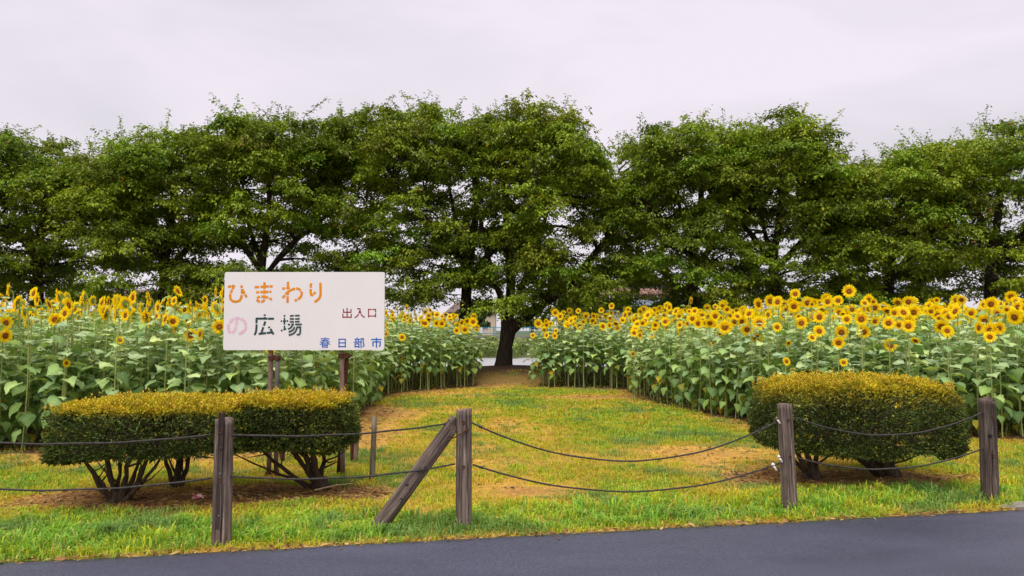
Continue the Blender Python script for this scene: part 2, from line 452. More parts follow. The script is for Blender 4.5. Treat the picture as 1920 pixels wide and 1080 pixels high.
def build_road():
    b = MB()
    x = np.concatenate([[-900, -200, -60, -25, -12], np.arange(-8, 8.01, 0.04), [10, 12, 25, 60, 200, 900]])
    jag = 0.05 * (fbm(x * 2.5, x * 0 + 0.5, 41, 4) - 0.5) * (np.abs(x) < 9)
    y1 = EDGE_A.y + (x - EDGE_A.x) * E_SLOPE + jag
    y1 = np.where((x > 4.35) & (x < 9), y1 - 0.10 * sstep(4.35, 4.8, x), y1)
    y0 = EDGE_A.y + (x - EDGE_A.x) * E_SLOPE - 5.6
    rows = [(y0, 0.0), (y0 + 2.8, 0.03), (y1 - 0.12, 0.010), (y1, 0.004), (y1 + 0.015, -0.03)]
    V = np.concatenate([np.stack([x, yy, np.full(x.shape, zz + 0.008)], -1) for yy, zz in rows])
    m = len(x); i = np.arange(len(rows) - 1)[:, None] * m; j = np.arange(m - 1)[None, :]
    q = np.stack([i + j, i + j + 1, i + m + j + 1, i + m + j], -1).reshape(-1, 4)
    b.add(V, q)
    tag(b.build('road', M['asphalt'], smooth=True), kind='structure')
build_road()

b = MB()
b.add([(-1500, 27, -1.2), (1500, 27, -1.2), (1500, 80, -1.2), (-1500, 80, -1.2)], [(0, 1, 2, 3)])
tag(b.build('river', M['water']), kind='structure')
# far bank road with its pale kerb
b = MB(); b.box(-400, 400, 82.0, 82.5, 0.3, 0.95)
tag(b.build('far_kerb', M['concrete']), kind='structure')
b = MB(); b.add([(-600, 82.5, 0.93), (600, 82.5, 0.93), (600, 90, 0.93), (-600, 90, 0.93)], [(0, 1, 2, 3)])
tag(b.build('far_road', M['asphalt']), kind='structure')

# ------------------------------------------------------------------ fence posts, brace, ropes
POSTS = [ground_at(415, 1020), ground_at(869, 985), ground_at(1481, 958), ground_at(1857, 940)]
def post_mesh(h, r, seed, top_slant=0.0, chips=0, crack_ang=(), dark=1.0, n=44, rings=22):
    rg = np.random.default_rng(seed)
    th = np.linspace(0, 2 * np.pi, n, endpoint=False)
    zs = np.concatenate([[-0.12], np.linspace(0, h, rings)])
    V, C = [], []
    for z in zs:
        t = max(z, 0) / h
        rad = r * (1.05 - 0.08 * t) * (1 + 0.05 * (vnoise(np.cos(th) * 2 + 5 + seed, np.sin(th) * 2 + t * 1.2, seed) - 0.5)
                                     + 0.05 * (vnoise(th * 9, np.full(n, t * 2.0), seed + 3) - 0.5))
        col = np.full((n, 3), dark)
        for ca, w, dep, t0, t1 in crack_ang:
            d = np.abs((th - ca - 0.06 * math.sin(t * 7 + ca) + np.pi) % (2 * np.pi) - np.pi)
            k = np.exp(-(d / w) ** 2) * (1 if t0 <= t <= t1 else 0)
            rad = rad - dep * k
            col = col * (1 - 0.75 * k[:, None])
        zz = np.full(n, z)
        if z >= h - 1e-6:
            zz = zz + top_slant * np.cos(th - 0.6) + 0.006 * (vnoise(th * 3, th * 0 + seed, seed) - 0.5)
            if chips: zz = zz - chips * np.clip(np.cos(th - 5.6), 0, 1) ** 3
        V.append(np.stack([rad * np.cos(th), rad * np.sin(th), zz], -1)); C.append(col)
    m = len(zs)
    V = np.concatenate(V); C = np.concatenate(C)
    top = V[-n:]
    inner = np.stack([top[:, 0] * .5, top[:, 1] * .5, top[:, 2] + 0.004], -1)
    V = np.vstack([V, inner, [[0, 0, top[:, 2].mean() + 0.005]]]); C = np.vstack([C, np.full((n + 1, 3), dark * 1.25)])
    i = np.arange(m)[:, None] * n; j = np.arange(n)[None, :]; k = (j + 1) % n
    q = np.stack([i + j, i + k, i + n + k, i + n + j], -1).reshape(-1, 4)
    tri = np.stack([m * n + j[0], m * n + k[0], np.full(n, (m + 1) * n)], -1)
    b = MB(); b.add(V, [q, tri], C)
    return b
FRONT = -math.pi / 2
def hook(parent, loc, r=0.012):
    b = MB(); a = np.linspace(0, 2 * np.pi, 9)
    b.tube(np.stack([np.cos(a) * r, np.zeros(9), np.sin(a) * r], -1), 0.004, 5)
    o = b.build('eye_bolt', M['rust'], parent); o.location = loc
    return o
post_specs = [
    dict(h=0.905, r=0.066, cracks=[(FRONT - .38, .10, .022, 0, .8), (FRONT + .32, .08, .020, 0, 1), (FRONT - 1.0, .05, .006, .2, 1), (FRONT + .9, .05, .006, 0, .9)], slant=0.004, chips=0.02, dark=1.15, lean=(0.0, 0.004),
         label='split weathered fence post with a dark upright slat, standing left of the sign'),
    dict(h=0.915, r=0.063, cracks=[(FRONT + .5, .05, .008, .3, 1), (FRONT - .6, .04, .006, 0, .7)], slant=0.004, chips=0, dark=1.1, lean=(0.0, 0.0),
         label='round weathered fence post with the diagonal log leaning against it'),
    dict(h=0.915, r=0.063, cracks=[(FRONT + .1, .05, .008, 0, .7), (FRONT - .9, .05, .007, .3, 1)], slant=-0.004, chips=0, dark=1.1, lean=(0.0, -0.03),
         label='leaning weathered fence post with white cloth ties before the rounded shrub'),
    dict(h=0.925, r=0.072, cracks=[(FRONT + .25, .10, .018, .25, 1), (FRONT - .2, .06, .010, 0, .5), (FRONT + .8, .05, .008, 0, 1)], slant=0.012, chips=0.05, dark=0.72, lean=(0.0, 0.0),
         label='dark weathered fence post with a chipped top, farthest right'),
]
for k, (p, s) in enumerate(zip(POSTS, post_specs)):
    e = empty('fence_post', p)
    e.rotation_euler = (s['lean'][0], s['lean'][1], 0)
    tag(e, s['label'], 'fence post', 'weathered fence posts along the road')
    post_mesh(s['h'], s['r'], 11 + k, s['slant'], s['chips'], s['cracks'], s['dark']).build('log', M['wood'], e, True)
    if k == 0:
        b = MB(); zz = np.linspace(0.12, 0.955, 12)
        w = 0.017 * (1 + 0.12 * np.sin(zz * 9))
        V = np.concatenate([np.stack([sx * w, np.full(12, yy), zz], -1) for sx, yy in ((-1, -0.045), (-1, -0.067), (1, -0.067), (1, -0.045))])
        q = []
        for a_, b_ in ((0, 1), (1, 2), (2, 3)):
            for i in range(11): q.append((a_ * 12 + i, b_ * 12 + i, b_ * 12 + i + 1, a_ * 12 + i + 1))
        q.append((11, 23, 35, 47))
        b.add(V, q, (0.42, 0.42, 0.44))
        b.build('slat', M['wood'], e)
        for z, rr in ((0.70, 0.010), (0.52, 0.005), (0.22, 0.005)):
            b = MB(); b.tube([(0.004, -0.060, z), (0.004, -0.075, z)], [rr, rr * .8], 8)
            b.build('nail', M['rust'] if rr > .006 else M['chrome'], e)
    if k == 3:
        b = MB(); b.tube([(-0.02, -0.06, 0.60), (-0.02, -0.078, 0.60)], [0.02, 0.012], 9, (0.25, 0.25, 0.25))
        b.build('knot', M['wood'], e)
    for z in (0.82 if k != 2 else 0.78, 0.47):
        hook(e, (0.0, -s['r'] * 1.02, z - (0.05 if k == 3 else 0.0)))

# the diagonal log against the second post
bp, tp = ground_at(712, 992), at(846, 808, POSTS[1].y - 0.02)
e = empty('brace_log', bp)
tag(e, 'diagonal weathered log propped against the round fence post', 'log')
L = (tp - bp).length
lb = post_mesh(L + 0.03, 0.060, 31, 0.05, 0, [(FRONT - .3, .05, .008, .1, 1), (FRONT + .6, .04, .006, 0, .8)], 0.95)
o = lb.build('log', M['wood'], e, True)
o.rotation_euler = (tp - bp).to_track_quat('Z', 'Y').to_euler()
o.location = (0.0, 0, 0.03)
b = MB()
wr = [Vector((-0.12, -0.085, 0.685)), Vector((-0.06, -0.09, 0.71)), Vector((0.0, -0.078, 0.745)), Vector((0.045, -0.06, 0.775))]
b.tube([tuple(POSTS[1] + q - bp) for q in wr], 0.006, 6)
b.build('binding_wire', M['rust'], e)
for t, s_, rr in ((0.45, -0.03, 0.016), (0.62, 0.02, 0.012), (0.30, 0.01, 0.010)):
    q = (tp - bp) * t
    b = MB(); b.tube([(q.x + s_, -0.055, q.z + 0.02), (q.x + s_, -0.072, q.z + 0.02)], [rr, rr * .5], 8, (0.3, 0.3, 0.3))
    b.build('knot', M['wood'], e)

def rope(label, pts, group, knots=(), r=0.0072):
    """pts: the two fixings and a lowest point; hangs as a parabola"""
    a, m_, c = [np.array(p) for p in pts]
    tm = (m_[0] - a[0]) / (c[0] - a[0])
    t = np.linspace(0, 1, 40)
    lin = a + (c - a) * t[:, None]
    dz = m_[2] - (a[2] + (c[2] - a[2]) * tm)
    k = dz / (tm * (1 - tm))
    lin[:, 2] += k * t * (1 - t)
    lin[:, 2] += 0.0025 * np.sin(t * 23 + a[0]) * np.sin(np.pi * t)
    base = Vector((lin[:, 0].mean(), lin[:, 1].mean(), lin[:, 2].min()))
    e = empty('rope', base)
    tag(e, label, 'rope', group)
    b = MB(); b.tube(lin - np.array(base), r, 7)
    b.build('strand', M['rope'], e, True)
    for kt in knots:
        i = int(kt * 39); p = lin[i] - np.array(base); d = lin[min(i + 1, 39)] - lin[max(i - 1, 0)]
        d = d / np.linalg.norm(d)
        b = MB(); b.tube([p - d * .02, p - d * .012, p, p + d * .012, p + d * .02], [.006, .012, .010, .013, .006], 7)
        b.build('knot', M['rope'], e, True)
        b = MB(); b.tube([p + d * .01, p + d * .02 + np.array((0, 0, .018)), p + d * .035 + np.array((0, -.004, .02))], [.004, .004, .003], 5)
        b.build('loose_end', M['rope'], e, True)
def pz(px, py, post, dx):     # a point at a post's depth
    q = at(px, py, POSTS[post].y + dx); return q
G = 'sagging ropes strung between the fence posts'
P0 = Vector((-4.06, POSTS[0].y - 0.40, 0))
def left_end(py): q = at(-140, py, P0.y); return q
rope('upper rope running out of the left edge, in front of the long clipped shrub', (left_end(822), at(150, 831, P0.y + 0.22), pz(397, 815, 0, -.02)), G)
rope('lower rope running out of the left edge, in front of the bare shrub stems', (left_end(908), at(150, 917, P0.y + 0.22), pz(397, 896, 0, -.02)), G)
rope('upper rope between the split post and the post with the diagonal log', (pz(433, 815, 0, -.02), at(560, 817, POSTS[0].y + .14), pz(846, 793, 1, -.03)), G, (0.985,))
rope('lower rope between the split post and the post with the diagonal log', (pz(433, 893, 0, -.02), at(560, 897, POSTS[0].y + .14), pz(853, 870, 1, -.05)), G, (0.83,))
rope('upper rope sagging across the open entrance to the grass path', (pz(885, 793, 1, -.02), at(1175, 863, (POSTS[1].y + POSTS[2].y) / 2), pz(1460, 789, 2, -.03)), G, (0.04, 0.93, 0.96))
rope('lower rope sagging across the open entrance to the grass path', (pz(886, 871, 1, -.02), at(1175, 920, (POSTS[1].y + POSTS[2].y) / 2), pz(1463, 868, 2, -.03)), G, (0.03, 0.955))
rope('upper rope hanging in front of the rounded shrub, between the two right posts', (pz(1492, 783, 2, -.02), at(1670, 815, (POSTS[2].y + POSTS[3].y) / 2), pz(1842, 773, 3, -.03)), G)
rope('lower rope hanging in front of the trunks of the rounded shrub', (pz(1494, 858, 2, -.02), at(1670, 878, (POSTS[2].y + POSTS[3].y) / 2), pz(1842, 841, 3, -.03)), G)

def crumple(name, loc, size, mat, seed, label, cat, flat=0.6):
    rg = np.random.default_rng(seed)
    V, F = [], []
    n = 6
    for i in range(n):
        for j in range(n):
            u, v = i / (n - 1) - .5, j / (n - 1) - .5
            V.append((u * size[0] + rg.normal(0, size[0] * .05), v * size[1] + rg.normal(0, size[1] * .08), size[2] * (0.35 + .45 * abs(math.sin(5 * u + 3 * v)) + rg.normal(0, .18))))
    for i in range(n - 1):
        for j in range(n - 1): F.append((i * n + j, (i + 1) * n + j, (i + 1) * n + j + 1, i * n + j + 1))
    b = MB(); b.add(V, F)
    o = b.build(name, mat)
    o.location = loc; o.modifiers.new('thickness', 'SOLIDIFY').thickness = 0.002
    tag(o, label, cat)
    return o
def ragtie(px, py, dy, label, s):
    q = at(px, py, POSTS[2].y + dy)
    e = empty('cloth_tie', q); tag(e, label, 'cloth tie')
    rg = np.random.default_rng(int(px + py))
    b = MB(); b.tube([(-.012 * s, 0, .006), (0, -.004, .012 * s), (.014 * s, 0, .004)], [.008 * s, .015 * s, .008 * s], 8)
    b.build('knot', M['stake'] if 'grey' in label else M['cloth'], e, True)
    b = MB()
    for sx in (.6,):
        a = np.array([(0, -.004, 0), (sx * .016 * s + .006, -.010, -.018 * s), (sx * .022 * s + .016, -.002, -.040 * s)])
        b.add(np.vstack([a - (.008 * s, 0, 0), a + (.010 * s, .004, 0)]), [(0, 3, 4, 1), (1, 4, 5, 2)])
    o = b.build('loose_end', M['cloth'], e); o.modifiers.new('thickness', 'SOLIDIFY').thickness = 0.002
ragtie(1456, 786, -.06, 'grey white cloth knot at the upper rope end by the leaning post', .9)
ragtie(1460, 858, -.06, 'white cloth knot against the leaning post at the lower rope', .9)
ragtie(1449, 873, -.09, 'white rag tied round the lower rope just left of the leaning post', 1.0)
o = crumple('litter_wrapper', ground_at(372, 936), (0.10, 0.07, 0.05), M['wrapper'], 5, 'crumpled pink and white wrapper lying on bare soil beside the split post', 'litter')
o.rotation_euler = (0.5, 0.1, 0.2)

# ------------------------------------------------------------------ the sign
SIGN_Y = ground_at(512, 894).y
def sp(px, py):      # point on the board's front plane -> local x, z
    q = at(px, py, SIGN_Y); return q.x, q.z
SX0, SZ1 = sp(421.5, 510); SX1, SZ0 = sp(720, 656.5)
sign = empty('notice_board', ((SX0 + SX1) / 2, SIGN_Y, 0))
tag(sign, 'white painted entrance sign with coloured Japanese lettering on pipe legs', 'sign')
SCX = (SX0 + SX1) / 2
def board_mat():
    m, n, out = new_mat('sign_paint')
    a = noise(n, 1.6, 4, 0.6); c = noise(n, 22, 5, 0.7)
    r1 = ramp(n, a.outputs['Fac'], [(0.3, (0.665, 0.65, 0.675)), (0.7, (0.71, 0.69, 0.715))])
    r2 = ramp(n, c.outputs['Fac'], [(0.24, (0.82, 0.78, 0.72)), (0.36, (1, 1, 1))])
    st = noise(n, 9, 4, 0.6, (3.0, 1, 0.12))
    r3 = ramp(n, st.outputs['Fac'], [(0.24, (0.955, 0.945, 0.925)), (0.42, (1, 1, 1))])
    p = N(n, 'ShaderNodeBsdfPrincipled', Roughness=0.55)
    n.links.new(mul(n, mul(n, r1.outputs['Color'], r2.outputs['Color']), r3.outputs['Color']), p.inputs['Base Color'])
    n.links.new(p.outputs[0], out.inputs['Surface'])
    return m
M['sign'] = board_mat()
def rounded_rect(x0, x1, z0, z1, r, n=5):
    out = []
    for cx, cz, a0 in ((x1 - r, z1 - r, 0), (x0 + r, z1 - r, 90), (x0 + r, z0 + r, 180), (x1 - r, z0 + r, 270)):
        for k in range(n):
            a = R(a0 + 90 * k / (n - 1)); out.append((cx + r * math.cos(a), cz + r * math.sin(a)))
    return out
rr = rounded_rect(SX0 - SCX, SX1 - SCX, SZ0, SZ1, 0.022)
nn = len(rr)
b = MB()
V = [(x, 0.0, z) for x, z in rr] + [(x, 0.024, z) for x, z in rr]
b.add(V, [np.array([list(range(nn))[::-1]]), np.array([list(range(nn, 2 * nn))]), np.array([(i, (i + 1) % nn, nn + (i + 1) % nn, nn + i) for i in range(nn)])])
board = b.build('board', M['sign'], sign)
# lettering: stencilled strokes, each character one piece of paint on the board
def paint(name, c1, c2):
    M[name] = plain_mat(name, c1, c2, 9, 0.5, spec=0.3)
paint('paint_orange', (0.62, 0.20, 0.003), (0.74, 0.27, 0.004))
paint('paint_pink', (0.64, 0.41, 0.55), (0.69, 0.46, 0.60))
paint('paint_teal', (0.012, 0.045, 0.055), (0.022, 0.065, 0.065))
paint('paint_red', (0.22, 0.004, 0.025), (0.30, 0.006, 0.035))
paint('paint_blue', (0.006, 0.085, 0.40), (0.012, 0.12, 0.50))
def stroke(b, pts, w, k):
    p = np.array([sp(*q) for q in pts]); p[:, 0] -= SCX
    hw = w / F_PX * SIGN_Y / 2
    if len(pts) > 2:    # round the bends
        for _ in range(2):
            q = [p[0]]
            for i in range(len(p) - 1):
                q += [p[i] * .75 + p[i + 1] * .25, p[i] * .25 + p[i + 1] * .75]
            q.append(p[-1]); p = np.array(q)
            p = p[np.concatenate([[True], np.linalg.norm(np.diff(p, axis=0), axis=1) > 1e-5])]
    t = np.gradient(p, axis=0); t /= np.linalg.norm(t, axis=1)[:, None] + 1e-9
    nrm = np.stack([-t[:, 1], t[:, 0]], -1) * hw
    y = -0.0012 - 0.00012 * k
    A, B = p + nrm, p - nrm
    V = np.concatenate([np.stack([A[:, 0], np.full(len(p), y), A[:, 1]], -1), np.stack([B[:, 0], np.full(len(p), y), B[:, 1]], -1)])
    n = len(p)
    b.add(V, [(i, n + i, n + i + 1, i + 1) for i in range(n - 1)])
def character(strokes, ox, oy, sc, w, mat):
    b = MB()
    for k, s in enumerate(strokes):
        stroke(b, [(ox + x / sc, oy + y / sc) for x, y in s], w * 1.13, k)
    b.build('painted_character', M[mat], board)
O1, O2, O3, O4, O5, O6, O7 = (420, 520, 18), (516, 520, 18), (420, 580, 18), (510, 580, 18), (636, 570, 24), (594, 626, 29.1), (656, 626, 29.1)
character([[(130, 325), (240, 303)], [(255, 302), (335, 285)], [(345, 262), (320, 330), (295, 392)], [(282, 408), (250, 470), (224, 538)],
           [(212, 565), (204, 640), (225, 745), (300, 808), (400, 825), (505, 800), (575, 725), (602, 595)], [(610, 555), (612, 388)], [(594, 350), (594, 270)],
           [(622, 400), (655, 470), (700, 545)], [(712, 570), (765, 668)]], *O1, 4.0, 'paint_orange')
character([[(1035, 335), (1185, 322)], [(1228, 320), (1512, 305)], [(1535, 305), (1648, 302)], [(1368, 165), (1365, 390)], [(1088, 503), (1190, 500)], [(1225, 498), (1502, 487)],
           [(1532, 487), (1597, 483)], [(1362, 422), (1362, 552)], [(1362, 600), (1362, 710)], [(1362, 745), (1335, 805), (1255, 825)], [(1215, 825), (1140, 795), (1112, 745)],
           [(1122, 712), (1160, 665), (1215, 648)], [(1255, 643), (1400, 650), (1492, 685)], [(1528, 702), (1622, 745)]], *O1, 3.9, 'paint_orange')
character([[(432, 150), (430, 405)], [(240, 385), (335, 372)], [(370, 365), (495, 342)], [(248, 698), (335, 598)], [(352, 568), (420, 490), (540, 425), (672, 380)],
           [(705, 375), (795, 385), (858, 440)], [(885, 468), (896, 560), (870, 650), (765, 745)], [(738, 755), (655, 788)], [(425, 480), (420, 595)], [(420, 635), (415, 858)]], *O2, 4.0, 'paint_orange')
character([[(1210, 198), (1197, 348)], [(1195, 388), (1203, 560), (1230, 605), (1290, 578)], [(1302, 562), (1362, 492)], [(1525, 180), (1537, 560), (1510, 680), (1430, 770), (1325, 832)]], *O2, 4.1, 'paint_orange')
character([[(440, 370), (415, 538)], [(405, 578), (370, 690), (325, 755), (268, 795)], [(235, 795), (175, 750), (143, 650), (148, 570), (160, 498)], [(190, 457), (245, 385), (330, 328)],
           [(362, 307), (440, 293), (525, 300)], [(565, 310), (655, 360), (715, 440), (742, 540)], [(740, 580), (728, 665), (650, 750), (505, 832)]], *O3, 4.3, 'paint_pink')
character([[(1375, 168), (1375, 222)], [(1375, 258), (1375, 300)], [(1078, 312), (1470, 315)], [(1488, 316), (1690, 316)], [(1100, 290), (1098, 470)], [(1098, 508), (1097, 640), (1080, 770), (1030, 865)],
           [(1398, 408), (1345, 552)], [(1328, 600), (1265, 790)], [(1168, 828), (1425, 800)], [(1448, 796), (1630, 775)], [(1510, 585), (1538, 630)], [(1565, 655), (1672, 845)]], *O3, 3.5, 'paint_teal')
character([[(425, 190), (421, 258)], [(420, 288), (420, 520)], [(420, 552), (425, 685)], [(295, 400), (342, 400)], [(372, 400), (475, 398)], [(493, 395), (548, 390)], [(300, 722), (352, 702)], [(383, 690), (482, 655)],
           [(608, 222), (745, 212)], [(778, 212), (930, 210)], [(608, 322), (745, 326)], [(778, 326), (930, 318)], [(608, 422), (745, 420)], [(778, 420), (926, 414)],
           [(632, 196), (632, 245)], [(632, 290), (632, 350)], [(632, 392), (632, 442)], [(905, 196), (905, 245)], [(905, 290), (905, 350)], [(905, 392), (905, 440)],
           [(535, 512), (612, 512)], [(652, 507), (747, 505)], [(783, 507), (1008, 505)], [(700, 500), (660, 600), (545, 670)], [(765, 588), (715, 700), (562, 772)],
           [(858, 585), (800, 750), (700, 835), (568, 866)], [(958, 585), (956, 790), (920, 855), (835, 848)], [(828, 600), (985, 600)]], *O4, 2.7, 'paint_teal')
character([[(190, 218), (194, 402)], [(357, 178), (355, 585)], [(532, 222), (526, 400)], [(185, 368), (535, 370)], [(166, 435), (170, 628)], [(546, 440), (542, 618)], [(165, 590), (550, 590)]], *O5, 1.75, 'paint_red')
character([[(808, 210), (950, 215)], [(938, 200), (940, 272)], [(925, 290), (885, 425)], [(872, 458), (805, 555), (695, 612)], [(942, 290), (975, 425)], [(980, 455), (1050, 545), (1150, 598)]], *O5, 1.9, 'paint_red')
character([[(1320, 225), (1320, 600)], [(1305, 240), (1462, 242)], [(1488, 242), (1655, 238)], [(1637, 235), (1637, 372)], [(1638, 410), (1638, 592)], [(1320, 542), (1464, 540)], [(1488, 540), (1645, 538)]], *O5, 1.75, 'paint_red')
character([[(205, 268), (690, 265)], [(235, 355), (650, 350)], [(160, 445), (718, 440)], [(450, 190), (430, 330), (330, 490), (180, 592)], [(540, 400), (620, 520), (712, 582)],
           [(310, 520), (305, 748)], [(575, 520), (577, 750)], [(305, 545), (575, 540)], [(305, 625), (575, 620)], [(305, 718), (575, 715)]], *O6, 1.5, 'paint_blue')
character([[(1215, 265), (1210, 745)], [(1557, 265), (1557, 745)], [(1195, 290), (1585, 290)], [(1210, 488), (1557, 488)], [(1215, 690), (1557, 690)]], *O6, 1.85, 'paint_blue')
character([[(390, 195), (390, 285)], [(255, 298), (545, 290)], [(320, 310), (348, 435)], [(482, 310), (455, 435)], [(215, 450), (582, 446)], [(290, 520), (285, 745)], [(492, 520), (497, 765)], [(285, 540), (495, 540)], [(290, 692), (495, 690)],
           [(612, 245), (610, 772)], [(590, 262), (765, 256)], [(748, 265), (705, 430), (775, 560), (765, 670), (680, 682)]], *O7, 1.75, 'paint_blue')
character([[(1446, 200), (1440, 300)], [(1160, 306), (1738, 306)], [(1450, 300), (1450, 758)], [(1262, 420), (1262, 690)], [(1245, 436), (1690, 436)], [(1657, 436), (1657, 660), (1575, 670)]], *O7, 2.0, 'paint_blue')
# pipe legs with clamps
def pipe(parent, px0, py0, px1, py1, Y0, Y1, r, mat, name='support_pipe'):
    a, c = at(px0, py0, Y0), at(px1, py1, Y1)
    o_ = Vector(parent.location)
    b = MB(); b.tube([a - o_ + (c - a) * t for t in np.linspace(0, 1, 8)], r, 12)
    return b.build(name, M[mat], parent, True)
def clamp(parent, px, py, Y, w):
    q = at(px, py, Y) - Vector(parent.location)
    b = MB()
    b.tube([(q.x - w / 2, q.y, q.z - .022), (q.x - w / 2, q.y, q.z + .022)], .034, 10)
    b.tube([(q.x + w / 2, q.y, q.z - .022), (q.x + w / 2, q.y, q.z + .022)], .034, 10)
    b.box(q.x - w / 2, q.x + w / 2, q.y - .02, q.y + .012, q.z - .014, q.z + .014)
    b.tube([(q.x + w / 2 + .02, q.y - .02, q.z), (q.x + w / 2 + .055, q.y - .03, q.z + .006)], .008, 6)
    return b.build('pipe_clamp', M['rust'], parent)
YB = SIGN_Y + 0.05
pipe(sign, 509, 600, 504, 896, YB, YB, .026, 'pipe_brown')
pipe(sign, 520.5, 662, 517, 894, YB, YB, .024, 'pipe_grey')
pipe(sign, 640, 600, 643, 898, YB, YB, .026, 'pipe_brown')
pipe(sign, 651, 662, 634, 897, YB + .065, YB + .065, .024, 'rust')
for px, py in ((514.5, 671), (645.5, 667), (509, 838), (639, 829), (509, 889)):
    clamp(sign, px, py, YB - .005, .065)
# short stakes standing behind the shrub
def stake_pair():
    e = empty('pipe_stake', ground_at(663, 866))
    tag(e, 'pair of short rusty pipe stakes clamped together behind the flat topped shrub', 'stake')
    y = ground_at(663, 866).y
    pipe(e, 660, 800, 661.5, 867, y, y, .028, 'rust', 'pipe'); pipe(e, 670.5, 789, 666.5, 866, y - .03, y - .03, .028, 'pipe_brown', 'pipe')
    clamp(e, 665.5, 805, y - .02, .06)
    q = at(670.5, 790, y - .03) - e.location
    b = MB(); b.tube([(q.x - .04, q.y, q.z), (q.x + .04, q.y, q.z + .004)], .014, 8); b.build('bolt', M['rust'], e)
stake_pair()
e = empty('pipe_stake', ground_at(529, 866)); y = e.location.y
tag(e, 'single short dark pipe stake behind the left pair of sign legs', 'stake')
pipe(e, 529, 815, 529.5, 868, y, y, .03, 'rust', 'pipe'); clamp(e, 529, 846, y, .012)
g = ground_at(697.5, 900)
e = empty('wooden_stake', g); tag(e, 'slim lichen grey wooden stake standing alone right of the flat topped shrub', 'stake')
q = at(702.5, 781, g.y) - g
b = MB(); b.tube([(0, 0, -.08), (0, 0, 0), (q.x * .3, 0, q.z * .3), (q.x * .7, 0, q.z * .7), (q.x, 0, q.z)], [.031, .031, .030, .028, .027], 12)
b.build('shaft', M['stake'], e, True)
g0, g1 = ground_at(590, 923), ground_at(662, 911)
b = MB(); b.tube([(0, 0, .02), tuple((g1 - g0) * .5 + Vector((0, 0, .035))), tuple((g1 - g0) + Vector((0, 0, .025)))], [.008, .007, .004], 6)
o = b.build('dry_stick', M['straw'], None, True); o.location = g0
tag(o, 'thin pale dry stick lying on the soil under the flat topped shrub', 'stick')
# bit of concrete edging at the right border
g = ground_at(1912, 952)
e = empty('concrete_edging', g); tag(e, 'broken grey concrete edging stone at the road side, far right', 'edging stone')
b = MB()
xs = np.linspace(-.16, 1.2, 14)
V = []
for x in xs:
    j = 0.012 * math.sin(x * 31)
    tt = min(1, (x + .16) / .12)
    V += [(x, -.07 * tt - .01 + j + x * E_SLOPE, -.06), (x, -.06 * tt - .01 + j + x * E_SLOPE, .022 * tt + .004), (x, .07 + j + x * E_SLOPE, .03 * tt + .004), (x, .09 + x * E_SLOPE, -.06)]
F = [(i * 4 + k, i * 4 + 4 + k, i * 4 + 5 + k, i * 4 + 1 + k) for i in range(13) for k in range(3)]
b.add(V, F + [(0, 1, 2, 3)]); b.build('stone', M['concrete'], e)

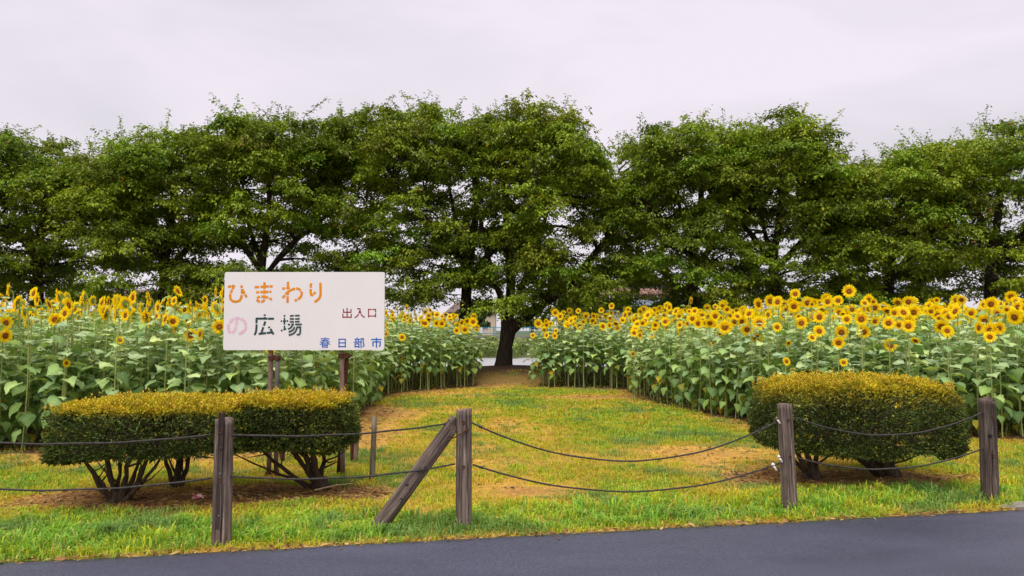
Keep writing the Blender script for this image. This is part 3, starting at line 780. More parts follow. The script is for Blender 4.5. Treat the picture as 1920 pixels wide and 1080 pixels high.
# ------------------------------------------------------------------ clipped shrubs
def shrub(label, cx, cy, hx, hy, z0, z1, rot, stems, n, seed, pw=4.0, flat=True, dome=0.05, dips=()):
    rg = np.random.default_rng(seed)
    e = empty('clipped_shrub', (cx, cy, 0)); e.rotation_euler = (0, 0, rot)
    tag(e, label, 'shrub', 'clipped golden topped shrubs')
    zc, hz = (z0 + z1) / 2, (z1 - z0) / 2
    def surf(d):        # superellipsoid radius along direction d
        q = (np.abs(d[:, 0] / hx) ** pw + np.abs(d[:, 1] / hy) ** pw) ** (1 / pw)
        rz = np.abs(d[:, 2] / hz)
        pz_ = 5.0 if flat else 3.8
        return 1 / ((q ** pz_ + rz ** pz_) ** (1 / pz_))
    # points over the surface, weighted to be even over the box-like shape
    m = int(n * 2.2)
    P = rg.uniform(-1, 1, (m, 3))
    ax = rg.choice(3, m, p=np.array([hy * hz, hx * hz, hx * hy * 1.2]) / (hy * hz + hx * hz + hx * hy * 1.2))
    P[np.arange(m), ax] = np.where(rg.random(m) < .5, -1, 1)
    P *= np.array((hx, hy, hz))
    d = P / np.linalg.norm(P, axis=1)[:, None]
    keep = ~((d[:, 2] < -0.3) & (rg.random(m) < .45))
    d = d[keep][:n]; n = len(d)
    rad = surf(d)
    depth = rg.beta(1.1, 3.2, n) * 0.26
    lump = 1 + 0.075 * (fbm(d[:, 0] * 5 + 9, d[:, 2] * 5 + d[:, 1] * 4, seed) - .5) * 2 + .10 * (vnoise(d[:, 0] * 2.3 + seed, d[:, 2] * 2 + d[:, 1] * 2, seed + 8) - .5)
    cl_ = vnoise(P[keep][:n, 0] * 12 + P[keep][:n, 1] * 9, P[keep][:n, 1] * 14 + P[keep][:n, 2] * 26, seed + 6)
    pos = d * (rad * lump + .055 * (cl_ - .5))[:, None]
    pos = pos - d * depth[:, None]
    top = sstep(.35, .95, pos[:, 2] / hz)
    pos[:, 2] += dome * (1 - (pos[:, 0] / hx) ** 2) * (1 - (pos[:, 1] / hy) ** 2) * top
    # ragged underside and a few hollows
    low = sstep(-.45, -1.0, pos[:, 2] / hz)
    pos[:, 2] += low * hz * 0.85 * fbm(pos[:, 0] * 3.1 + 4, pos[:, 1] * 3 + 2, seed + 5)
    hol = fbm(pos[:, 0] * 4.2 + 1.7, pos[:, 2] * 5 + pos[:, 1] * 3, seed + 9)
    keep = ~((hol < .36) & (pos[:, 2] < hz * .55) & (rg.random(n) < .72))
    pos, d, depth, top, cl_ = pos[keep], d[keep], depth[keep], top[keep], cl_[keep]; n = len(pos)
    # sprigs: narrow folded leaves fanned about the outward direction
    up = np.array((0, 0, 1.0))
    out = d * (1 - .5 * top[:, None]) + up * (.25 + .15 * top[:, None]) + rg.normal(0, .75, (n, 3))
    out /= np.linalg.norm(out, axis=1)[:, None]
    side = np.cross(out, rg.normal(0, 1, (n, 3))); side /= np.linalg.norm(side, axis=1)[:, None]
    L_ = rg.uniform(.02, .046, n); W = rg.uniform(.0045, .009, n)
    nrm = np.cross(side, out)
    a0 = pos; a1 = pos + out * (L_ * .45)[:, None] + side * W[:, None] + nrm * (W * .4)[:, None]
    a2 = pos + out * L_[:, None]; a3 = pos + out * (L_ * .45)[:, None] - side * W[:, None] + nrm * (W * .4)[:, None]
    V = np.stack([a0, a1, a2, a3], 1).reshape(-1, 3)
    i = np.arange(n)[:, None] * 4
    F = np.concatenate([i + np.array([[0, 1, 2]]), i + np.array([[0, 2, 3]])])
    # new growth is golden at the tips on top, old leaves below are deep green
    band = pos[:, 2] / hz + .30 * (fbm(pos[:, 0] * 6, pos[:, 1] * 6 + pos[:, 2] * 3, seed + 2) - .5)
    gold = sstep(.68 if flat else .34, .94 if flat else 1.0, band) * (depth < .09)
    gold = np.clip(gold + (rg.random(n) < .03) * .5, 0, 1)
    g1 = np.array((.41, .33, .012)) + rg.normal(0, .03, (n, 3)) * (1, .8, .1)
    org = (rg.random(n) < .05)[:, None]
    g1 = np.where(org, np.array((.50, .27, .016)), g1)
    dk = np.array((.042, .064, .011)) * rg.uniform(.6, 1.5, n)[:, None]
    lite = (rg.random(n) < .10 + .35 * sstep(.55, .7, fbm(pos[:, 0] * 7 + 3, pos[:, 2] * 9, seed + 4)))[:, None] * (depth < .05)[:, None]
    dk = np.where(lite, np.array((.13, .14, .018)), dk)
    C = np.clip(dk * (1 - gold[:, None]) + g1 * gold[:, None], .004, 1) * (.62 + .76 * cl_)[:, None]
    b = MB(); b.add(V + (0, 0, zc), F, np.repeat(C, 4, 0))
    # upright shoots on top
    ns = 260
    for _ in range(ns):
        x, y = rg.uniform(-.92, .92) * hx, rg.uniform(-.92, .92) * hy
        if abs(x / hx) ** pw + abs(y / hy) ** pw > .9: continue
        zt = zc + hz * (1 if flat else (1 - abs(x / hx) ** 3.8) ** (1 / 3.8)) + dome * (1 - (x / hx) ** 2) * (1 - (y / hy) ** 2) - .03
        h = rg.uniform(.03, .10) * (1 if rg.random() < .25 else .4)
        k = 9
        for q in range(k):
            p = np.array((x, y, zt + (h + .02) * q / k)) + rg.normal(0, .003, 3)
            o2 = np.array((math.cos(q * 2.4), math.sin(q * 2.4), .9)); o2 /= np.linalg.norm(o2)
            s2 = np.cross(o2, (0, 0, 1.0)); s2 /= np.linalg.norm(s2)
            l = .026
            b.add([p, p + o2 * l * .5 + s2 * .007, p + o2 * l, p + o2 * l * .5 - s2 * .007], [(0, 1, 2, 3)], (.50, .36, .02) if rg.random() < .8 else (.52, .27, .03))
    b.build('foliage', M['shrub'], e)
    # inner wood filling the crown: a twiggy core
    core = MB()
    for _ in range(260):
        dd = rg.normal(0, 1, 3); dd /= np.linalg.norm(dd)
        r_ = surf(dd[None])[0] * rg.uniform(.55, .9)
        a = np.array((dd[0] * r_ * .35, dd[1] * r_ * .35, zc + dd[2] * r_ * .3 - .05)); c = np.array((dd[0] * r_, dd[1] * r_, zc + dd[2] * r_))
        core.tube([a, (a + c) / 2 + rg.normal(0, .03, 3), c], [.009, .006, .003], 4, cap=False)
    core.build('twigs', M['shrub_bark'], e)
    for st in stems:
        (bx, by), lst = st[0], st[1]
        b = MB()
        for k, (tx, ty, tz, r0) in enumerate(lst):
            a = np.array((bx - cx, by - cy, -.05)); a[:2] += rg.normal(0, .018, 2)
            c = np.array((tx, ty, tz))
            mid = a * .55 + c * .45 + np.array((0, 0, -.03)) + rg.normal(0, .025, 3)
            t = np.linspace(0, 1, 9)[:, None]
            pts = a * (1 - t) ** 2 + 2 * mid * t * (1 - t) + c * t * t + rg.normal(0, .008, (9, 3)) * np.sin(np.pi * t)
            b.tube(pts, np.linspace(r0, r0 * .4, 9) * (1 + .12 * rg.normal(0, 1, 9)), 8)
            for _ in range(2):
                s0 = pts[rg.integers(3, 7)]; dr = rg.normal(0, 1, 3) * (1, 1, .3) + (0, 0, .5)
                b.tube([s0, s0 + dr * .07, s0 + dr * .16 + (0, 0, .05)], [r0 * .35, r0 * .28, r0 * .15], 5)
        b.tube([(bx - cx, by - cy, -.06), (bx - cx, by - cy, .03), (bx - cx, by - cy, .10)], [st[2] * 1.15, st[2], st[2] * .7], 10)
        b.build('trunk', M['shrub_bark'], e, True)
    # drooping bits under the crown
    return e
gA, gB, gC = ground_at(218, 942), ground_at(384, 892), ground_at(600, 914)
gD, gE = ground_at(1672, 893), ground_at(1520, 896)
shrub('long flat topped golden shrub behind the split post, on several bare stems', -3.27, 7.02, .89, .74, .33, .885, 0.06,
      [((gA.x, gA.y), [(-.62, -.3, .52, .03), (-.42, -.2, .56, .034), (-.30, .0, .6, .03), (-.15, -.25, .58, .036), (.02, -.2, .55, .03), (-.5, -.42, .45, .02), (.18, -.3, .5, .024), (-.2, .2, .6, .026)], .07),
       ((gB.x, min(gB.y, 7.5)), [(.05, .4, .6, .05), (.2, .3, .55, .03), (-.15, .35, .6, .03)], .06)], 52000, 3)
shrub('flat topped golden shrub under the sign with a gnarled fanning trunk', -2.13, 7.27, .61, .52, .33, .90, 0.02,
      [((gC.x, gC.y), [(-.38, -.15, .58, .026), (-.12, -.1, .60, .038), (.05, .0, .62, .045), (.22, -.1, .56, .045), (.12, .2, .6, .03), (-.55, -.1, .40, .016), (.33, .05, .6, .03)], .095)], 38000, 4)
shrub('big rounded golden topped shrub at the right, behind two fence posts', 3.56, 7.95, .98, .78, .15, 1.05, 0.08,
      [((gD.x, gD.y), [(-.35, -.2, .5, .05), (-.1, -.1, .55, .07), (.2, -.15, .55, .06), (.45, -.1, .5, .035), (.05, .2, .6, .05)], .13),
       ((gE.x, gE.y), [(-.75, -.2, .5, .04), (-.55, .0, .55, .05), (-.4, -.1, .5, .05), (-.9, .1, .5, .03)], .10)], 66000, 5, pw=3.6, flat=False, dome=.02)

# ------------------------------------------------------------------ grass
def build_grass():
    rg = np.random.default_rng(12)
    def scatter(n, x0, x1, y0, y1, keep):
        x = rg.uniform(x0, x1, n); y = rg.uniform(y0, y1, n)
        ok = (np.abs(x) < 0.74 * y + 2.5) & keep(x, y)
        return x[ok], y[ok]
    infield = lambda x, y: inside(x, y, LEFT_FIELD) | inside(x, y, RIGHT_FIELD)
    def keep(x, y):
        e = y - (EDGE_A.y + (x - EDGE_A.x) * E_SLOPE)
        g = green_map(x, y)
        clump = fbm(x * 5, y * 5, 77, 3)
        return (e > .015 + .06 * (vnoise(x * 7, y * 0, 3))) & (rg.random(len(x)) < (np.where(g < .28, .42, .25) + .95 * g) * (0.42 + 1.2 * sstep(.3, .65, clump))) & ~(infield(x, y) & (rg.random(len(x)) < .8))
    xs, ys = [], []
    for n, a, b_, c, d in ((175000, -7.5, 8.0, 4.4, 8.2), (150000, -10, 11, 8.2, 13), (70000, -4, 5, 13, 23.6)):
        x, y = scatter(n, a, b_, c, d, keep); xs.append(x); ys.append(y)
    # clumps of longer blades
    cx, cy = scatter(4900, -7.5, 8, 4.5, 15, lambda x, y: (green_map(x, y) + .25 * (rg.random(len(x)) - .5) > .45) & ~infield(x, y))
    k = rg.integers(12, 34, len(cx)); sp_ = np.repeat(rg.uniform(.02, .06, len(cx)), k)
    tx, ty = np.repeat(cx, k) + rg.normal(0, 1, k.sum()) * sp_, np.repeat(cy, k) + rg.normal(0, 1, k.sum()) * sp_
    ok = (ty - (EDGE_A.y + (tx - EDGE_A.x) * E_SLOPE)) > -.01
    tx, ty = tx[ok], ty[ok]; th_ = np.repeat(rg.normal(0, .22, len(cx)), k)[ok]
    x0 = np.concatenate(xs); y0 = np.concatenate(ys); n0 = len(x0)
    x = np.concatenate([x0, tx]); y = np.concatenate([y0, ty]); n = len(x)
    isT = np.arange(n) >= n0
    tone = np.concatenate([np.zeros(n0), th_])
    g = green_map(x, y); z = ground_z(x, y)
    e = y - (EDGE_A.y + (x - EDGE_A.x) * E_SLOPE)
    verge = sstep(.1, .3, e) * (1 - sstep(.8, 1.3, e))
    tuft = fbm(x * 3.3, y * 3.3, 55, 3)
    far = sstep(9, 18, y)
    dry = (g < .28) & ~isT
    L_ = (rg.uniform(.018, .045, n) + .030 * g * rg.random(n) + verge * rg.uniform(.01, .07, n) * sstep(.35, .7, tuft)) * (1 + .2 * far)
    L_ = np.where(isT, rg.uniform(.035, .08, n) + verge * rg.uniform(0, .085, n), L_)
    W = rg.uniform(.0028, .0058, n) * (1 + 1.2 * far) * (1 + .35 * verge)
    az = rg.uniform(0, 2 * np.pi, n); lean = np.where(isT, rg.uniform(.2, .95, n), rg.uniform(.35, 1.3, n))
    lean = np.where(dry, rg.uniform(1.3, 2.6, n), lean)
    d = np.stack([np.cos(az), np.sin(az)], -1); s = np.stack([-np.sin(az), np.cos(az)], -1)
    base = np.stack([x, y, z - .004], -1)
    up_ = np.where(dry, .25, 1.0)
    mid = base + np.stack([d[:, 0] * L_ * lean * .3, d[:, 1] * L_ * lean * .3, L_ * .62 * up_], -1)
    tip = base + np.stack([d[:, 0] * L_ * lean * .95, d[:, 1] * L_ * lean * .95, np.maximum(.006, L_ * (1.02 - .35 * lean) * up_)], -1)
    sw = np.stack([s[:, 0] * W, s[:, 1] * W, 0 * W], -1)
    V = np.stack([base - sw, base + sw, mid + sw * .8, mid - sw * .8, tip], 1).reshape(-1, 3)
    i = np.arange(n)[:, None] * 5
    fine = fbm(x * 3.0 + 2, y * 3.0, 66, 4)
    hue = np.clip(g + .9 * (fine - .5) + tone + rg.normal(0, .20, n) + .22 * verge, 0, 1)[:, None]
    straw, yel, grn, dgr = (np.array(c) for c in ((.60, .37, .085), (.48, .43, .026), (.34, .46, .03), (.20, .37, .05)))
    C = np.where(hue < .35, straw + (yel - straw) * (hue / .35), np.where(hue < .75, yel + (grn - yel) * ((hue - .35) / .4), grn + (dgr - grn) * ((hue - .75) / .25)))
    C = C * rg.uniform(.7, 1.3, n)[:, None] * (1 + .15 * verge)[:, None]
    C = np.where((rg.random(n) < .06)[:, None], np.array((.62, .46, .16)), C)
    bl = sstep(.56, .70, fbm(x * 1.7 + 7, y * 1.7, 91, 3))[:, None] * .75
    C = C * (1 - bl) + np.array((.15, .27, .08)) * bl
    b = MB()
    b.add(V, [i + np.array([[0, 1, 2, 3]]), i + np.array([[3, 2, 4]])], np.repeat(C, 5, 0))
    o = b.build('grass', M['grass'])
    tag(o, 'yellow green trampled grass and road verge tufts', 'grass', kind='stuff')
build_grass()
def build_litter():
    rg = np.random.default_rng(33)
    xs, ys, on_road = [], [], []
    for (sx, sy), w in zip(SHRUBS, (1.1, .85, 1.25)):
        n = 1100; a = rg.uniform(0, 6.283, n); r = np.sqrt(rg.random(n))
        xs.append(sx + np.cos(a) * r * w * 1.1); ys.append(sy + np.sin(a) * r * .62); on_road.append(np.zeros(n, bool))
    for poly in (LEFT_FIELD, RIGHT_FIELD):
        x = rg.uniform(-7, 8, 26000); y = rg.uniform(9, 21.5, 26000)
        ok = (dist_poly(x, y, poly) < .55) & (rg.random(26000) < .8)
        xs.append(x[ok]); ys.append(y[ok]); on_road.append(np.zeros(ok.sum(), bool))
    x = rg.uniform(-5, 6, 1300); e = rg.normal(.04, .05, 1300)
    xs.append(x); ys.append(EDGE_A.y + (x - EDGE_A.x) * E_SLOPE + e); on_road.append(e < .03)
    x = rg.uniform(-4, 4, 9000); y = rg.uniform(7.5, 20, 9000); ok = green_map(x, y) < .35
    xs.append(x[ok]); ys.append(y[ok]); on_road.append(np.zeros(ok.sum(), bool))
    x = np.concatenate(xs); y = np.concatenate(ys); rd = np.concatenate(on_road); n = len(x)
    z = np.where(rd, .026, ground_z(x, y) + .008)
    az = rg.uniform(0, 6.283, n); L_ = rg.uniform(.012, .05, n) * np.where(rd, .8, 1) * (1 + .03 * y); W = rg.uniform(.003, .010, n) * (1 + .03 * y)
    d = np.stack([np.cos(az), np.sin(az), rg.normal(0, .16, n)], -1); s_ = np.stack([-np.sin(az), np.cos(az), rg.normal(0, .3, n)], -1)
    p = np.stack([x, y, z], -1)
    V = np.stack([p - d * L_[:, None], p + s_ * W[:, None] + (0, 0, .004), p + d * L_[:, None], p - s_ * W[:, None]], 1).reshape(-1, 3)
    tones = np.array([(.42, .24, .09), (.22, .11, .05), (.55, .38, .16), (.10, .06, .035), (.34, .17, .06)])
    C = tones[rg.integers(0, 5, n)] * rg.uniform(.7, 1.25, n)[:, None]
    b = MB(); b.add(V, np.arange(n)[:, None] * 4 + np.array([[0, 1, 2, 3]]), np.repeat(C, 4, 0))
    tag(b.build('leaf_litter', M['grass']), 'dry leaf and needle litter strewn under the shrubs and along the field edges', 'litter', kind='stuff')
build_litter()

# ------------------------------------------------------------------ sunflowers
def leaf_builder(droop, seed, col, wid=1.0):
    """heart-shaped leaf of unit blade length with its petiole; origin at the stem, +X outwards"""
    rg = np.random.default_rng(seed)
    b = MB()
    pl = (.60, .52, .42)[droop] + .15 * rg.random()
    up = {0: .42, 1: .42, 2: .35}[droop]
    pts = np.array([(0, 0, 0), (pl * .4, 0, pl * up * .75), (pl * .75, 0, pl * up), (pl, 0, pl * up * .95)])
    b.tube(pts, [.028, .022, .018, .016], 3, np.array(col) * (1.35, 1.25, 1.0), cap=False)
    d0 = R(rg.uniform(-10, 10))
    ph = {0: (R(14) + d0, R(-34) + d0 * 2), 1: (R(-8) + d0, R(-58) + d0), 2: (R(-38) + d0, R(-88))}[droop]
    rows = [(-.12, .24), (.04, .40), (.22, .47), (.46, .36), (.70, .19), (.88, .06)]
    t_ = np.linspace(0, 1, 21); ang = ph[0] + (ph[1] - ph[0]) * t_ ** .8
    cx = pts[-1][0] + np.concatenate([[0], np.cumsum(np.cos(ang[:-1]) * .05)]); cz = pts[-1][2] + np.concatenate([[0], np.cumsum(np.sin(ang[:-1]) * .05)])
    def cl(t): return np.interp(t, t_, cx) + min(t, 0) * math.cos(ph[0]), np.interp(t, t_, cz) + min(t, 0) * math.sin(ph[0]), np.interp(t, t_, ang)
    V, F, C = [], [], []
    x, z, a = cl(0); V.append((x, 0, z)); C.append(1.15)
    fold = rg.uniform(-.42, .30) if droop == 0 else rg.uniform(-.25, .5)
    tw = rg.normal(0, .22)
    for k, (t, w) in enumerate(rows):
        x, z, a = cl(t); w *= wid
        nx, nz = -math.sin(a), math.cos(a)
        wl, wr = w * rg.uniform(.85, 1.12), w * rg.uniform(.85, 1.12)
        hl = fold * w + rg.normal(0, .055) + tw * w; hr = fold * w + rg.normal(0, .055) - tw * w
        V += [(x + nx * hl, wl, z + nz * hl), (x + nx * .0, 0, z), (x + nx * hr, -wr, z + nz * hr)]; C += [.90, 1.22, .90]
    x, z, a = cl(1.02); V.append((x, 0, z)); C.append(.95)
    def id_(k, s): return 1 + k * 3 + s
    F += [(0, id_(1, 1), id_(1, 0)), (0, id_(1, 0), id_(0, 0)), (0, id_(1, 2), id_(1, 1)), (0, id_(0, 2), id_(1, 2))]
    for k in range(1, 5):
        for s in (0, 1):
            F += [(id_(k, s + 1), id_(k + 1, s + 1), id_(k + 1, s)), (id_(k, s + 1), id_(k + 1, s), id_(k, s))]
    e_ = len(V) - 1
    F += [(id_(5, 1), e_, id_(5, 0)), (id_(5, 2), e_, id_(5, 1))]
    # the row-0 centre vertex is unused; park it on the base
    V[id_(0, 1)] = V[0]
    b.add(V, F, np.array(col)[None, :] * np.array(C)[:, None])
    return b
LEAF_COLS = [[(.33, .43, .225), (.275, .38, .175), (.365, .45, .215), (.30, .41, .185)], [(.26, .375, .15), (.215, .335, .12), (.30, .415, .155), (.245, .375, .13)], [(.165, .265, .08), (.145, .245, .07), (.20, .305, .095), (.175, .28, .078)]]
LEAVES, LEAF_ME = [], []
for droop in range(3):
    for v in range(4):
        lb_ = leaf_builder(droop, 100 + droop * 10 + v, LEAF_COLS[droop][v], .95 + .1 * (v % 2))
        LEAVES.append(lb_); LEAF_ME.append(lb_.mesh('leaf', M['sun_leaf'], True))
for v in range(2):
    lb_ = leaf_builder(2, 150 + v, ((.52, .38, .03), (.40, .36, .05))[v], .9)
    LEAVES.append(lb_); LEAF_ME.append(lb_.mesh('leaf', M['sun_leaf'], True))
YELLOW = 12

def head_builder(tilt, seed, npet=21):
    """flower of unit petal radius; origin at the stem top, faces +X tilted down by `tilt`; returns petals, disc, calyx"""
    rg = np.random.default_rng(seed)
    nod = tilt
    d = np.array((math.cos(nod), 0, -math.sin(nod)))
    u = np.array((math.sin(nod), 0, math.cos(nod))); s = np.array((0, 1.0, 0))
    neck = np.array([(0, 0, -.12), (0, 0, .15), (.10, 0, .42), (.26, 0, .55)]) if tilt > -.2 else np.array([(0, 0, -.12), (0, 0, .1), (.05, 0, .3), (.12, 0, .45)])
    c = neck[-1] + d * .16
    pet = MB()
    for layer in range(2):
        for k in range(npet):
            a = 2 * np.pi * (k + .5 * layer) / npet + rg.normal(0, .05)
            er = u * math.sin(a) + s * math.cos(a); et = u * math.cos(a) - s * math.sin(a)
            r0, r1 = .36, rg.uniform(.86, 1.06) * (1 if layer == 0 else .93)
            cup = rg.uniform(-.04, .16) + (.08 if layer else 0)
            w = rg.uniform(.085, .125)
            p0 = c + er * r0 + d * .02 * layer
            pm = c + er * (r0 + (r1 - r0) * .5) + d * (cup * .55 + .02 * layer)
            p1 = c + er * r1 + d * (cup * rg.uniform(.5, 1.3) - .03 + .02 * layer) + et * rg.normal(0, .06)
            ed = d * .035
            tone = rg.uniform(.88, 1.08)
            col = np.array([(.95, .58, .0), (.98, .80, .004), (.98, .86, .008), (.98, .80, .004), (.96, .70, .0)]) * tone
            pet.add([p0, pm - et * w + ed, p1, pm + et * w + ed, pm], [(0, 4, 1), (1, 4, 2), (2, 4, 3), (3, 4, 0)], col)
    disc = MB()
    rings = [(0, .06, (.26, .13, .012)), (.13, .07, (.20, .075, .008)), (.23, .075, (.11, .036, .007)), (.32, .06, (.20, .072, .006)), (.385, .03, (.58, .26, .006)), (.42, 0, (.66, .34, .006))]
    V, C, F = [c + d * rings[0][1]], [rings[0][2]], []
    nn_ = 14
    for r_, h, col in rings[1:]:
        for k in range(nn_):
            a = 2 * np.pi * k / nn_
            V.append(c + (u * math.sin(a) + s * math.cos(a)) * r_ + d * h); C.append(np.array(col) * rg.uniform(.8, 1.2))
    for k in range(nn_): F.append(np.array([[0, 1 + k, 1 + (k + 1) % nn_]]))
    q = []
    for i in range(len(rings) - 2):
        for k in range(nn_): q.append((1 + i * nn_ + k, 1 + (i + 1) * nn_ + k, 1 + (i + 1) * nn_ + (k + 1) % nn_, 1 + i * nn_ + (k + 1) % nn_))
    disc.add(np.array(V), [np.concatenate(F), np.array(q)], np.array(C))
    cal = MB()
    gcol = np.array((.20, .26, .05))
    cal.tube(neck, [.075, .075, .08, .11], 6, gcol * 1.15, cap=False)
    ne = neck[-1]
    V = [ne - d * .02]; C = [gcol]
    for k in range(10):
        a = 2 * np.pi * k / 10
        V.append(ne + (u * math.sin(a) + s * math.cos(a)) * .40 + d * .10); C.append(gcol)
    for k in range(10):
        a = 2 * np.pi * (k + .5) / 10
        V.append(ne + (u * math.sin(a) + s * math.cos(a)) * rg.uniform(.55, .68) + d * rg.uniform(.02, .14)); C.append(gcol * 1.3)
    F = [(0, 1 + (k + 1) % 10, 1 + k) for k in range(10)] + [(1 + k, 1 + (k + 1) % 10, 11 + k) for k in range(10)]
    cal.add(V, F, np.array(C))
    return pet, disc, cal
HEADS, HEAD_ME = [], []
for k, tl in enumerate((-26, -14, -6, 6, 20, 0, 10, 44)):
    hb = head_builder(R(tl), 300 + k, 19 + k % 4)
    HEADS.append(hb)
    HEAD_ME.append((hb[0].mesh('ray_petals', M['petal']), hb[1].mesh('seed_disc', M['disc'], True), hb[2].mesh('calyx', M['sun_stem'], True)))
def bud_builder(seed):
    rg = np.random.default_rng(seed); b = MB()
    b.tube([(0, 0, -.1), (0, 0, .2), (.05, 0, .35)], [.07, .07, .10], 6, (.22, .29, .06), cap=False)
    for k in range(16):
        a = k * 2.4; r_ = .34 if k < 9 else .2
        p = np.array((.08, 0, .42)); o2 = np.array((math.cos(a) * r_ + .05, math.sin(a) * r_, .16 + .22 * (k > 8)))
        sd = np.array((-math.sin(a), math.cos(a), 0)) * .10
        b.add([p - (0, 0, .1), p + o2 * .5 - sd, p + o2 + (0, 0, .12), p + o2 * .5 + sd], [(0, 1, 2, 3)], (.26, .33, .06) if k % 5 else (.62, .46, .03))
    return b
BUDS = [bud_builder(400 + k) for k in range(2)]
BUD_ME = [x.mesh('bud', M['sun_stem']) for x in BUDS]
def stem_builder(amp, seed):
    t = np.linspace(0, 1, 8)
    b = MB(); b.tube(np.stack([amp * np.sin(np.pi * t), 0 * t, t * 1.02 - .02], -1), np.linspace(.0115, .0075, 8), 6, (.32, .37, .13), cap=False)
    return b
STEM_AMP = (.0, .02, -.03)
STEMS = [stem_builder(a, k) for k, a in enumerate(STEM_AMP)]
STEM_ME = [x.mesh('stem', M['sun_stem'], True) for x in STEMS]

FACE = math.atan2(-.90, -.44)       # the whole field turns its flowers the same way
def plant_spec(rg, x, y, H, size=1.0, head=True, yaw=None, tilt=None, hs=None, bare=.22, edge=False):
    n = int(rg.integers(19, 24) * (1 if H > 1.3 else .75))
    st = int(rg.integers(0, 3)); rot = rg.uniform(0, 2 * np.pi)
    leaves = []
    a0 = rg.uniform(0, 6.28)
    for k in range(n):
        t = bare + (.965 - bare) * (k + rg.uniform(-.3, .3)) / (n - 1)
        t = min(max(t, bare * .8), .97)
        sc = (.205 - .08 * max(0, (t - .5) / .5) ** 1.5 - .04 * max(0, (.45 - t) / .45)) * rg.uniform(.8, 1.15) * size
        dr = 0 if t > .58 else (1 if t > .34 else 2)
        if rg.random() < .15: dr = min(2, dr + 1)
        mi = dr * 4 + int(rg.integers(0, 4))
        if t < bare + .30 * rg.random() and rg.random() < .16: mi = YELLOW + int(rg.integers(0, 2))
        leaves.append((t, a0 + k * 2.39996 + rg.normal(0, .2), sc, mi, rg.normal(0, .15)))
    h = None
    if head:
        h = (int(rg.choice(8, p=[.10, .16, .18, .15, .10, .15, .12, .04])) if tilt is None else tilt, FACE + rg.normal(0, .42) if yaw is None else yaw, (rg.choice([.065, .09, .105, .118, .132], p=[.10, .2, .3, .27, .13]) * rg.uniform(.92, 1.08) if hs is None else hs))
    else:
        h = ('bud', int(rg.integers(0, 2)), rg.uniform(.07, .10))
    return dict(x=x, y=y, H=H, st=st, rot=rot, leaves=leaves, head=h, lean=(rg.normal(0, .025), rg.normal(0, .025)))

def make_field(poly, n, seed, xlim):
    rg = np.random.default_rng(seed)
    x0, x1 = xlim
    out = []
    gx = np.arange(x0, x1, .30); gy = np.arange(9, 23.4, .30)
    X, Y = np.meshgrid(gx, gy); X = X.ravel() + rg.uniform(-.15, .15, X.size); Y = Y.ravel() + rg.uniform(-.15, .15, Y.size)
    ok = inside(X, Y, poly) & (np.abs(X) < .715 * Y + 3.0)
    far = (Y > 15) & (dist_poly(X, Y, poly) > 2.2)
    ok &= ~(far & (rg.random(X.size) < .40))
    return X[ok], Y[ok]
rg = np.random.default_rng(99)
specs = []
for side, poly, lim in (('left', LEFT_FIELD, (-19.5, -.7)), ('right', RIGHT_FIELD, (.5, 19.5))):
    X, Y = make_field(poly, 0, 5 if side == 'left' else 6, lim)
    for x, y in zip(X, Y):
        base = (1.80 if side == 'left' else 1.80) + .0 * (x < -4) + .10 * (fbm(np.array([x * .6]), np.array([y * .6]), 8)[0] - .5) * 2
        if y > 18.4 and abs(x) < 4: base += .02 if side == 'right' else .02
        d_edge = dist_poly(np.array([x]), np.array([y]), poly)[0]
        H = base + rg.normal(0, .11) - (.14 if d_edge < .4 else (.06 if d_edge < .8 else 0)) + .05 * (side == 'right') * sstep(3, 7, x)
        if d_edge < .55 and rg.random() < .30: H -= rg.uniform(.06, .28)
        head = rg.random() > (.03 if d_edge > .6 else .08)
        yaw = FACE + rg.normal(0, .42) - (.68 if side == 'left' and x < -2.5 else 0)
        if d_edge < .6 and side == 'left' and x > -3.8 and y > 17: yaw += .35
        bare = .29 if (y > 17 and abs(x) < 4.2) else .10
        s = plant_spec(rg, x, y, H, 1.0, head, yaw, bare=bare, hs=None if side == 'right' else rg.choice([.08, .10, .115, .125, .135], p=[.12, .23, .3, .23, .12]))
        s['side'] = side; s['edge'] = d_edge
        specs.append(s)
